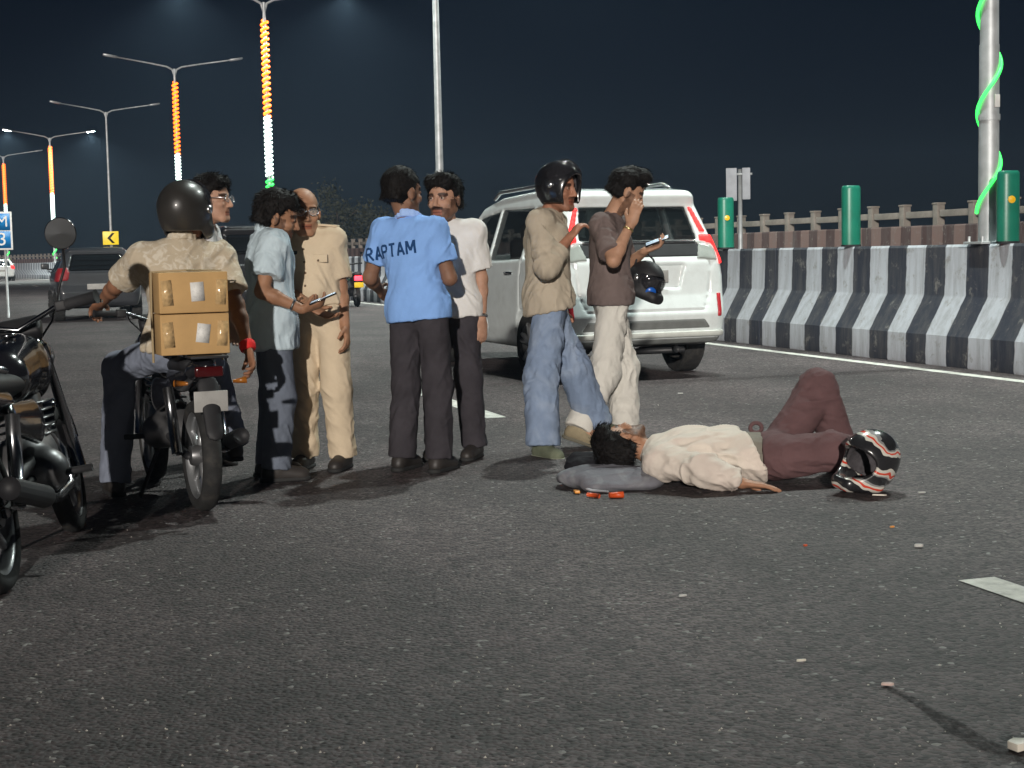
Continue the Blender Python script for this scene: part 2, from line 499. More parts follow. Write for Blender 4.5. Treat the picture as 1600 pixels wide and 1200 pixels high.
def ribbon(name, offs, s0, s1, z, m, step=2.0, kind=None):
    ss = np.arange(s0, s1 + 1e-6, step); V, F = [], []
    for s in ss:
        for o in offs:
            p, t, n = med(s, o); V.append((p[0], p[1], z))
    for i in range(len(ss) - 1):
        F.append((i * 2, i * 2 + 2, i * 2 + 3, i * 2 + 1))
    o = MB().add(V, F).build(name, m)
    if kind: tag(o, kind=kind)
    return o
g = MB().add([(-1400, -300, -0.02), (1400, -300, -0.02), (1400, 2200, -0.02), (-1400, 2200, -0.02)], [(0, 1, 2, 3)]).build('ground', mat('dry_earth', (0.09, 0.075, 0.055), 0.95, var=0.3, vs=0.4))
tag(g, kind='structure')
# the carriageway: one sheet wide enough for everything the view takes in
road = MB().add([(-75, -8, 0), (40, -8, 0), (40, 60, 0), (-60, 215, 0), (-160, 215, 0)], [(0, 1, 2, 3, 4)]).build('road', ASPH)
tag(road, kind='structure')
# edge line beside the median, broken lane lines
el = ribbon('edge_line', (-0.80, -0.66), S0 - 4, SEND - 8, 0.004, PAINT); tag(el, kind='structure')
dash0 = 4.78                                           # where the nearest dash ends, measured along the road
for i in range(0, 14):
    s1 = S0 + dash0 + i * 9.0
    d = ribbon('lane_dash', (-5.73, -5.58), s1 - 3.0, s1, 0.004, PAINT, step=1.0); tag(d, kind='structure')

# median barrier in precast lengths, painted in black and white bars
def barrier_paint(name, white, black, stripe, sat_dirt):
    m, nt, p = nodes_of(name); L = nt.links.new
    at_ = N(nt, 'ShaderNodeAttribute'); at_.attribute_name = 'along'
    tc = N(nt, 'ShaderNodeTexCoord')
    nz = N(nt, 'ShaderNodeTexNoise'); nz.inputs['Scale'].default_value = 7; nz.inputs['Detail'].default_value = 6; L(tc.outputs['Object'], nz.inputs['Vector'])
    ad = N(nt, 'ShaderNodeMath', operation='MULTIPLY_ADD'); ad.inputs[1].default_value = 0.035; L(nz.outputs['Fac'], ad.inputs[0]); L(at_.outputs['Fac'], ad.inputs[2])
    md = N(nt, 'ShaderNodeMath', operation='PINGPONG'); md.inputs[1].default_value = stripe; L(ad.outputs[0], md.inputs[0])
    st = N(nt, 'ShaderNodeMapRange'); st.inputs[1].default_value = stripe / 2 - 0.006; st.inputs[2].default_value = stripe / 2 + 0.006; L(md.outputs[0], st.inputs[0])
    mx = N(nt, 'ShaderNodeMixRGB'); mx.inputs[1].default_value = (*white, 1); mx.inputs[2].default_value = (*black, 1); L(st.outputs[0], mx.inputs[0])
    # soot, scrapes and chips that show the concrete
    mp = N(nt, 'ShaderNodeMapping'); mp.inputs['Scale'].default_value = (9, 9, 1.3); L(tc.outputs['Object'], mp.inputs[0])
    n2 = N(nt, 'ShaderNodeTexNoise'); n2.inputs['Scale'].default_value = 1.0; n2.inputs['Detail'].default_value = 8; n2.inputs['Roughness'].default_value = 0.7; L(mp.outputs[0], n2.inputs['Vector'])
    r2 = N(nt, 'ShaderNodeMapRange'); r2.inputs[1].default_value = 0.42; r2.inputs[2].default_value = 0.78; r2.inputs[4].default_value = sat_dirt; L(n2.outputs['Fac'], r2.inputs[0])
    m2 = N(nt, 'ShaderNodeMixRGB'); m2.inputs[2].default_value = (0.15, 0.145, 0.14, 1); L(r2.outputs[0], m2.inputs[0]); L(mx.outputs[0], m2.inputs[1])
    n3 = N(nt, 'ShaderNodeTexNoise'); n3.inputs['Scale'].default_value = 5.5; n3.inputs['Detail'].default_value = 9; n3.inputs['Roughness'].default_value = 0.75; L(tc.outputs['Object'], n3.inputs['Vector'])
    r3 = N(nt, 'ShaderNodeMapRange'); r3.inputs[1].default_value = 0.57; r3.inputs[2].default_value = 0.66; r3.inputs[4].default_value = 0.7; L(n3.outputs['Fac'], r3.inputs[0])
    m3 = N(nt, 'ShaderNodeMixRGB'); m3.inputs[2].default_value = (0.25, 0.24, 0.22, 1); L(r3.outputs[0], m3.inputs[0]); L(m2.outputs[0], m3.inputs[1])
    L(m3.outputs[0], p.inputs['Base Color']); p.inputs['Roughness'].default_value = 0.62; p.inputs['Specular IOR Level'].default_value = 0.35
    b = N(nt, 'ShaderNodeBump'); b.inputs['Strength'].default_value = 0.5; b.inputs['Distance'].default_value = 0.01; L(n3.outputs['Fac'], b.inputs['Height']); L(b.outputs[0], p.inputs['Normal'])
    return m
def sweep(name, prof, s0, s1, m, parent, step=0.75, off=0.0, rnd=0.0):
    """prof: closed (offset, z) outline; follows the median line"""
    n_ = max(1, int(math.ceil((s1 - s0) / step))); ss = np.linspace(s0, s1, n_ + 1)
    V, F, AL = [], [], []; K = len(prof)
    jx = random.uniform(-rnd, rnd)
    for s in ss:
        for o, z in prof:
            p, t, n = med(s, o + off + jx); V.append((p[0], p[1], z)); AL.append(s)
    for i in range(n_):
        for k in range(K):
            k2 = (k + 1) % K
            F.append((i * K + k, i * K + k2, (i + 1) * K + k2, (i + 1) * K + k))
    F.append(tuple(range(K - 1, -1, -1))); F.append(tuple(n_ * K + k for k in range(K)))
    o = MB().add(V, F).build(name, m, parent, smooth=R(20))
    a = o.data.attributes.new('along', 'FLOAT', 'POINT'); a.data.foreach_set('value', np.array(AL, np.float32))
    return o
BAR = barrier_paint('barrier_paint', (0.53, 0.56, 0.61), (0.034, 0.039, 0.056), 0.367, 0.62)
PROF = [(-0.33, 0.0), (-0.335, 0.02), (-0.33, 0.30), (-0.315, 0.325), (-0.125, 0.665), (-0.115, 0.69), (-0.10, 1.165), (-0.085, 1.19),
        (0.085, 1.19), (0.10, 1.165), (0.115, 0.69), (0.125, 0.665), (0.315, 0.325), (0.33, 0.30), (0.335, 0.02), (0.33, 0.0)]
b0, _, _ = med(S0 + 12)
barrier = empty('median_barrier', (0, 0, 0))
tag(barrier, 'concrete median barrier painted in slanting black and white bars', 'barrier')
s = S0 + 0.6
while s < SEND - 4:
    ln = 3.34
    sweep('barrier_block', PROF, s + 0.008, s + ln - 0.008, BAR, barrier, rnd=0.006)
    s += ln
    if s > S0 + 175: break

# far parapet and its concrete post-and-rail fence
FAR = 9.9
PAR = barrier_paint('parapet_warm_lit_paint', (0.18, 0.115, 0.10), (0.07, 0.04, 0.037), 0.405, 0.5)  # reddish tone of the bars stands for warm low light and shade
parapet = empty('parapet_wall', (0, 0, 0))
tag(parapet, 'low far parapet in dark and pale bars tinted red as by warm light, beyond the median', 'wall')
s = S0 + 14
while s < S0 + 190:
    sweep('parapet_block', [(-0.16, 0), (-0.12, 1.58), (-0.10, 1.61), (0.12, 1.61), (0.14, 0)], s + 0.01, s + 5.99, PAR, parapet, off=FAR, step=1.5)
    s += 6
fence = empty('parapet_fence', (0, 0, 0))
tag(fence, 'pale concrete post and rail fence above the far parapet', 'fence')
CONC = mat('old_concrete', (0.22, 0.195, 0.17), 0.85, var=0.25, vs=3, bump=0.4, bs=40, dirt=0.6)
post_me = None
SP = 1.32
ss = np.arange(S0 + 14, S0 + 190, SP)
for i, s in enumerate(ss):
    p, t, n = med(s, FAR + 0.34)
    if post_me is None:
        o = MB().box((0, 0, 1.06), (0.19, 0.19, 2.02)).box((0, 0, 2.09), (0.225, 0.225, 0.045)).build('post', CONC, fence, bevel=0.012); post_me = o.data
    else:
        o = bpy.data.objects.new('post', post_me); o.parent = fence; col.objects.link(o)
    o.location = (p[0], p[1], random.uniform(-0.012, 0.012)); o.rotation_euler = (0, 0, math.atan2(t[1], t[0]))
rail_me = None
for i in range(len(ss) - 1):
    p, t, n = med((ss[i] + ss[i + 1]) / 2, FAR + 0.34)
    for z in (1.86,):
        if rail_me is None:
            o = MB().box((0, 0, 0), (SP - 0.2, 0.12, 0.15)).build('rail', CONC, fence, bevel=0.012); rail_me = o.data
        else:
            o = bpy.data.objects.new('rail', rail_me); o.parent = fence; col.objects.link(o)
        o.location = (p[0], p[1], z + random.uniform(-0.01, 0.01)); o.rotation_euler = (0, 0, math.atan2(t[1], t[0]))

# ------------------------------------------------------------------ street lamps on the median
GALV = mat('galvanised_steel', (0.42, 0.44, 0.45), 0.5, metal=0.35, var=0.2, vs=6, bump=0.15, bs=60)
LAMPG = mat('lamp_housing', (0.30, 0.31, 0.32), 0.45, metal=0.5)
LENS_ON = emis('lamp_glass_lit', (0.86, 1.0, 0.95), 120.0)
LENS_OFF = mat('lamp_glass_dark', (0.35, 0.37, 0.38), 0.2)
LED_O = emis('led_orange', (1.0, 0.15, 0.006), 4.5)
LED_W = emis('led_white', (0.80, 1.0, 0.93), 2.6)
LED_G = emis('led_green', (0.04, 0.90, 0.10), 2.4)
def coil(z0, z1, r, pitch, tr, n_per=14):
    k = max(8, int((z1 - z0) / pitch * n_per)); pts = []
    for i in range(k + 1):
        w = i / n_per * 2 * math.pi
        pts.append((r * math.cos(w), r * math.sin(w), z0 + (z1 - z0) * i / k))
    return MB().tube(pts, tr, n=6)
def street_lamp(x, y, rz, label, lit, strip, near=False, top=10.0, power=0.0):
    t = empty('street_lamp', (x, y, 1.19), rz)
    tag(t, label, 'street lamp', 'street lamps along the median')
    H = top - 1.19
    r0, r1 = 0.098, 0.055
    MB().tube([(0, 0, 0), (0, 0, 1.9), (0, 0, 1.9001), (0, 0, H)], [r0, r0 * 0.95, r0 * 0.9, r1], n=20).build('pole', GALV, t, smooth=R(40))
    base = MB().box((0, 0, 0.012), (0.36, 0.30, 0.024)).build('base_plate', GALV, t, bevel=0.004)
    for bx in (-0.14, 0.14):
        for by in (-0.11, 0.11):
            MB().tube([(bx, by, 0.02), (bx, by, 0.075)], 0.014, n=6).build('bolt', GALV, base, smooth=R(30))
    if near:
        MB().lathe([(r0 + 0.006, 1.18), (r0 + 0.007, 1.21), (r0 + 0.006, 1.24)], n=20).build('clamp_band', GALV, t)
        MB().box((0.02, -r0 - 0.004, 1.36), (0.055, 0.012, 0.12)).build('number_tag', mat('tag_white', (0.6, 0.6, 0.58), 0.5), t, bevel=0.003)
    for sx in (-1, 1):
        pts = [(0, 0, H - 0.35), (sx * 0.10, 0, H - 0.04), (sx * 0.35, 0, H + 0.09), (sx * 1.2, 0, H + 0.24), (sx * 2.6, 0, H + 0.46)]
        arm = MB().tube(pts, [0.05, 0.048, 0.042, 0.036, 0.03], n=10).build('arm', GALV, t)
        M = Matrix.Rotation(-sx * R(9), 3, 'Y')
        poly = [(-0.30, -0.07), (-0.2, -0.13), (0.2, -0.15), (0.34, -0.10), (0.34, 0.10), (0.2, 0.15), (-0.2, 0.13), (-0.30, 0.07)]
        cx, cz = sx * 2.86, H + 0.50
        head = MB().prism([(sx * a, b) for a, b in poly], -0.035, 0.05, M, (cx, 0, cz)).build('lamp_head', LAMPG, t, bevel=0.015)
        MB().prism([(sx * a * 0.8, b * 0.78) for a, b in poly], -0.05, -0.034, M, (cx, 0, cz)).build('lens', LENS_ON if lit else LENS_OFF, head)
        if lit and power:
            ld = bpy.data.lights.new('lamp_light', 'SPOT'); ld.energy = power; ld.color = (0.90, 1.0, 0.94); ld.spot_size = R(150); ld.spot_blend = 0.55; ld.shadow_soft_size = 0.16
            lo = bpy.data.objects.new('lamp_light', ld); lo.location = (cx, 0, cz - 0.10); lo.parent = t; col.objects.link(lo)
    rr = r0 * 0.86 + 0.022
    if strip == 'full':
        for nm, z0, z1, m, pt in (('orange_light_strip', 6.1, 9.4, LED_O, 0.19), ('white_light_strip', 4.0, 6.08, LED_W, 0.15), ('green_light_strip', 2.9, 3.98, LED_G, 0.17)):
            coil(z0 - 1.19, z1 - 1.19, rr, pt, 0.047).build(nm, m, t)
        coil(1.5 - 1.19, 2.86 - 1.19, rr, 0.62, 0.047).build('green_light_strip', LED_G, t)
    elif strip == 'loose':
        cm = MB()
        kk = 80; pts = []
        for i in range(kk + 1):
            w = i / 26 * 2 * math.pi + 2.5
            pts.append(((r0 + 0.012) * math.cos(w), (r0 + 0.012) * math.sin(w), 0.30 + 0.94 * i / 26))
        cm.tube(pts, 0.017, n=8).build('green_light_strip', LED_G, t)
    return t
LAMPS = [  # position on the median, lit, strip, label
    (12.9, True, 'loose', 'nearest lamp post, a thick grey pole with a loose green light coil at the right'),
    (33.9, True, None, 'plain grey lamp post rising behind the white shirted man, no lights wound on it'),
]
for tt, lit, strip, lab in LAMPS:
    p = line_pt(tt)
    street_lamp(p[0], p[1], math.atan2(RN[1], RN[0]), lab, lit, strip, near=(strip == 'loose'), power=4000)
for x, y, lit, strip, lab, pw in [
    (-8.3, 54, True, 'full', 'tall lamp post wound in orange, white and green lights above the policeman', 7000),
    (-15.3, 72, False, 'full', 'lamp post with a glowing orange coil above the spectacled man, its lamps dark', 0),
    (-23.7, 92, False, None, 'bare thin lamp post with unlit arms at the left', 0),
    (-32.4, 110, True, 'full', 'far lamp post with two burning lamps and a tricolour light coil', 9000),
    (-41.6, 128, False, 'full', 'farthest tricolour lamp post at the left edge beside the blue sign', 0)]:
    i = np.argmin(np.abs(CL - A(x, y)).sum(1)); p, t, n = med(CS[i])
    street_lamp(x, y, math.atan2(n[1], n[0]), lab, lit, strip, power=pw)

# green anti-glare tubes on top of the barrier
GREEN = mat('green_plastic', (0.012, 0.16, 0.105), 0.35, var=0.15, vs=4, bump=0.1, bs=30, dirt=0.25, dirtc=(0.08, 0.11, 0.09))
YEL = mat('yellow_reflector', (0.75, 0.42, 0.01), 0.3)
BLK = mat('black_rubber', (0.014, 0.014, 0.016), 0.7)
for tt, refl, lab in ((12.5, True, 'green anti-glare tube with a yellow reflector beside the near lamp post'), (15.42, False, 'plain green anti-glare tube standing alone in the middle of the striped barrier'), (18.7, True, 'green anti-glare tube with a yellow reflector next to the white car')):
    p = line_pt(tt, 8.76)
    o = empty('glare_screen', (p[0], p[1], 1.19), math.atan2(RD[1], RD[0])); tag(o, lab, 'glare screen', 'green glare screens on the median')
    prof = [(0.112, 0.02), (0.112, 0.64), (0.108, 0.665), (0.095, 0.68), (0.0, 0.684)]
    MB().lathe(prof, n=28, M=Matrix.Diagonal((0.72, 1, 1))).build('tube', GREEN, o, smooth=R(40))
    MB().lathe([(0.0, 0.0), (0.118, 0.0), (0.118, 0.022), (0.0, 0.026)], n=28, M=Matrix.Diagonal((0.75, 1, 1))).build('foot', BLK, o, smooth=R(40))
    if refl:
        w = R(118); c = A(0.081 * math.cos(w) , 0.113 * math.sin(w), 0.41)
        nn = nrm(A(-0.72, 0.5, 0)); M = Vector(nn).to_track_quat('Z', 'Y').to_matrix()
        nn2 = nrm(A(-1.0, 0.28, 0)); M = Vector(nn2).to_track_quat('Z', 'Y').to_matrix()
        MB().lathe([(0, 0.0), (0.036, 0.0), (0.034, 0.008), (0, 0.012)], n=18, M=M, c=(-0.080, 0.018, 0.41)).build('reflector', YEL, o, smooth=R(40))

# ------------------------------------------------------------------ signs
def text_mesh(txt, size, extrude=0.0, bold=0.0):
    cu = bpy.data.curves.new('txt', 'FONT'); cu.body = txt; cu.size = size; cu.extrude = extrude; cu.align_x = 'CENTER'; cu.align_y = 'CENTER'; cu.resolution_u = 6; cu.offset = bold; cu.space_character = 1.08
    o = bpy.data.objects.new('txt', cu); col.objects.link(o)
    dg = bpy.context.evaluated_depsgraph_get(); me = bpy.data.meshes.new_from_object(o.evaluated_get(dg))
    bpy.data.objects.remove(o); bpy.data.curves.remove(cu)
    return me
SIGNB = mat('sign_blue', (0.01, 0.20, 0.52), 0.4, var=0.05)
SIGNW = mat('sign_white', (0.80, 0.80, 0.78), 0.4, var=0.05)
SIGNY = mat('sign_yellow', (0.85, 0.62, 0.01), 0.4, var=0.06)
SIGNK = mat('sign_black', (0.012, 0.012, 0.014), 0.5)
# blue distance board at the left edge
c = at(-12, 361, 34.0)
o = empty('distance_sign', (c[0], c[1], 0), R(14)); tag(o, 'blue distance board with white border and white letters at the left edge', 'sign')
zc = c[2]
MB().box((0, 0, zc), (0.84, 0.03, 0.84)).build('border', SIGNW, o, bevel=0.01)
MB().box((0, -0.018, zc + 0.195), (0.76, 0.006, 0.37)).build('panel', SIGNB, o)
MB().box((0, -0.018, zc - 0.195), (0.76, 0.006, 0.37)).build('panel', SIGNB, o)
for tx, dz, dx, sz in (('KM', 0.195, 0.09, 0.34), ('3', -0.195, 0.20, 0.40)):
    me = text_mesh(tx, sz, 0.002); me.materials.append(SIGNW); me.name = 'lettering'
    l = bpy.data.objects.new('lettering', me); l.parent = o; l.location = (dx, -0.024, zc + dz); l.rotation_euler = (R(90), 0, 0); col.objects.link(l)
for sx in (-0.25, 0.25):
    MB().tube([(sx, 0.045, 0), (sx, 0.045, zc + 0.38)], 0.03, n=8).build('post', GALV, o)
# yellow chevron
c = at(173, 372, 46.0)
o = empty('chevron_sign', (c[0], c[1], 0), R(10)); tag(o, 'small yellow chevron sign with a black arrow pointing left', 'sign')
MB().box((0, 0, c[2]), (0.46, 0.02, 0.40)).build('panel', SIGNY, o, bevel=0.008)
MB().prism([(-0.10, 0.0), (0.04, 0.15), (0.12, 0.15), (-0.01, 0.0), (0.12, -0.15), (0.04, -0.15)], 0.0, 0.006, Matrix.Rotation(R(90), 3, 'X'), (0, -0.011, c[2])).build('arrow', SIGNK, o)
MB().tube([(0, 0.04, 0), (0, 0.04, c[2] + 0.15)], 0.03, n=8).build('post', GALV, o)
# grey sign seen from behind over the parapet
c = at(1154, 288, 27.5)
o = empty('roadside_sign', (c[0], c[1], 0), R(-12)); tag(o, 'grey sign of two upright plates rising behind the far tube on the barrier', 'sign')
GREYP = mat('sign_back_grey', (0.30, 0.31, 0.34), 0.6, var=0.15, vs=5)
MB().box((-0.125, 0, c[2]), (0.19, 0.03, 0.58)).build('plate', GREYP, o, bevel=0.006)
MB().box((0.135, 0.02, c[2] + 0.01), (0.14, 0.03, 0.56)).build('plate', GREYP, o, bevel=0.006)
MB().box((0.02, 0.035, c[2] + 0.18), (0.44, 0.02, 0.04)).build('bracket', GALV, o)
MB().tube([(0.02, 0.07, 0), (0.02, 0.07, c[2] + 0.27)], 0.04, n=10).build('post', GALV, o)

# ------------------------------------------------------------------ people
def skin_mat(name, c):
    if name in MATS: return MATS[name]
    m, nt, p = nodes_of(name); L = nt.links.new
    at_ = N(nt, 'ShaderNodeAttribute'); at_.attribute_name = 'tint'
    tc = N(nt, 'ShaderNodeTexCoord'); nz = N(nt, 'ShaderNodeTexNoise'); nz.inputs['Scale'].default_value = 22; nz.inputs['Detail'].default_value = 5
    L(tc.outputs['Object'], nz.inputs['Vector'])
    mr = N(nt, 'ShaderNodeMapRange'); mr.inputs[1].default_value = 0.3; mr.inputs[2].default_value = 0.7; mr.inputs[3].default_value = 0.86; mr.inputs[4].default_value = 1.12; L(nz.outputs['Fac'], mr.inputs[0])
    a = N(nt, 'ShaderNodeMixRGB', blend_type='MULTIPLY'); a.inputs[0].default_value = 1; a.inputs[1].default_value = (*c, 1); L(mr.outputs[0], a.inputs[2])
    b = N(nt, 'ShaderNodeMixRGB', blend_type='MULTIPLY'); b.inputs[0].default_value = 1; L(a.outputs[0], b.inputs[1]); L(at_.outputs['Color'], b.inputs[2])
    L(b.outputs[0], p.inputs['Base Color'])
    p.inputs['Roughness'].default_value = 0.55; p.inputs['Specular IOR Level'].default_value = 0.28
    nb = N(nt, 'ShaderNodeTexNoise'); nb.inputs['Scale'].default_value = 240; L(tc.outputs['Object'], nb.inputs['Vector'])
    bp = N(nt, 'ShaderNodeBump'); bp.inputs['Strength'].default_value = 0.25; bp.inputs['Distance'].default_value = 0.002; L(nb.outputs['Fac'], bp.inputs['Height']); L(bp.outputs[0], p.inputs['Normal'])
    MATS[name] = m
    return m
HAIR = mat('black_hair', (0.008, 0.0068, 0.0066), 0.6, var=0.6, vs=70, bump=0.6, bs=260, spec=0.12)
GREYHAIR = mat('greying_hair', (0.025, 0.022, 0.02), 0.6, var=0.5, vs=70, bump=1.0, bs=230, spec=0.3)

def frame(f, u):
    f = nrm(f); r = nrm(np.cross(f, u)); u = np.cross(r, f)
    return r, f, u

def put_head(F, c, r, f, u, S):
    """head of about 0.235 m; c lies between the ears"""
    P = lambda x, y, z: c + S * (x * r + y * f + z * u)
    F.ell(P(0, -0.010, 0.032), (r, f, u), (0.076 * S, 0.096 * S, 0.088 * S), k=0.02)
    F.ell(P(0, 0.026, -0.042), (r, f, u), (0.060 * S, 0.064 * S, 0.074 * S), k=0.03)
    F.cone(P(-0.018, 0.068, -0.098), P(0.018, 0.068, -0.098), 0.017 * S, 0.017 * S, k=0.02)
    for x in (-1, 1):
        F.cone(P(x * 0.058, -0.002, -0.055), P(x * 0.026, 0.06, -0.095), 0.016 * S, 0.015 * S, k=0.025)
        F.ell(P(x * 0.040, 0.060, -0.026), (r, f, u), (0.024 * S, 0.024 * S, 0.020 * S), k=0.015)
        F.ell(P(x * 0.032, 0.097, 0.004), (r, f, u), (0.019 * S, 0.016 * S, 0.012 * S), k=0.012, op='s')
        F.ell(P(x * 0.0315, 0.0755, 0.004), (r, f, u), (0.0135 * S, 0.0135 * S, 0.0105 * S), k=0.003)
        F.ell(P(x * 0.080, -0.006, -0.008), (nrm(r * x + f * -0.35), nrm(f + r * x * 0.35), u), (0.009 * S, 0.021 * S, 0.033 * S), k=0.008)
        F.cone(P(x * 0.012, 0.082, 0.024), P(x * 0.046, 0.070, 0.026), 0.009 * S, 0.007 * S, k=0.012)
        F.ell(P(x * 0.013, 0.092, -0.036), (r, f, u), (0.009 * S, 0.010 * S, 0.008 * S), k=0.006)
    F.cone(P(0, 0.084, 0.016), P(0, 0.106, -0.032), 0.008 * S, 0.0115 * S, k=0.010)
    F.cone(P(-0.019, 0.079, -0.060), P(0.019, 0.079, -0.060), 0.0075 * S, 0.0075 * S, k=0.006)
    F.cone(P(-0.017, 0.078, -0.073), P(0.017, 0.078, -0.073), 0.0085 * S, 0.0085 * S, k=0.006)

def put_hand(F, w, d, n, side, S, curl=0.35, spread=0.0, thumb=0.6):
    """w wrist, d direction of the palm, n direction the palm faces, side +1 if the thumb lies towards n x d"""
    d = nrm(d); n = nrm(n - np.dot(n, d) * d); l = np.cross(n, d) * side
    F.cone(w - d * 0.01, w + d * 0.030 * S, 0.024 * S, 0.030 * S, k=0.015, flat=(n, 0.62))
    F.cone(w + d * 0.030 * S - l * 0.006, w + d * 0.078 * S, 0.034 * S, 0.036 * S, k=0.014, flat=(n, 0.42))
    for i, (ln, o) in enumerate(((0.068, 0.029), (0.078, 0.0095), (0.072, -0.0095), (0.056, -0.028))):
        p = w + S * (d * 0.084 + l * o)
        e = d + l * spread * (1.5 - i) * 0.12
        c = curl * (1 + 0.12 * i)
        for sgm, fr in ((0, 0.42), (1, 0.32), (2, 0.26)):
            a = c * (sgm + 0.6)
            dd = nrm(e * math.cos(a) + n * math.sin(a))
            q = p + dd * ln * fr * S * 1.15
            F.cone(p, q, 0.0092 * S - 0.0006 * sgm, 0.0086 * S - 0.0006 * sgm, k=0.006); p = q
    p = w + S * (d * 0.022 + l * 0.026)
    t1 = nrm(d * 0.75 + l * thumb + n * 0.35); q = p + t1 * 0.042 * S; F.cone(p, q, 0.0125 * S, 0.0105 * S, k=0.012)
    t2 = nrm(d * 0.95 + l * thumb * 0.35 + n * (0.2 + curl)); F.cone(q, q + t2 * 0.032 * S, 0.0102 * S, 0.0085 * S, k=0.006)

def wrinkle(V, Q, amp, freq, axis, seed, loose=None, bias=0.15):
    """folds in cloth: bands drawn out along 'axis' and warped by noise"""
    Nn = vert_normals(V, Q)
    a = nrm(axis)
    al = (V @ a)[:, None] * a[None]
    q = (V - al) * freq * 1.45 + al * freq * 0.36 + seed * 7.1
    w = np.stack([fbm(q * 0.5 + 3), fbm(q * 0.5 + 11), fbm(q * 0.5 + 23)], 1)
    n1 = vnoise(q + 1.1 * w)
    f = 1 - 2 * np.abs(n1)                       # ridges
    f2 = vnoise(q * 2.3 + 2 * w + 5)
    f3 = vnoise(q * 4.6 + 3 * w + 9)
    f = np.sign(f) * np.abs(f) ** 1.4
    big = 0.35 + 0.65 * np.clip(vnoise(V * 4.2 + seed) + 0.55, 0, 1.2)
    m = 0.72 * amp * big * (0.95 * f + 0.40 * f2 + 0.18 * f3 - bias)
    if loose is not None: m = m * loose
    return V + Nn * m[:, None]

def bounds(pts, pad):
    p = np.array(pts); return p.min(0) - pad, p.max(0) + pad

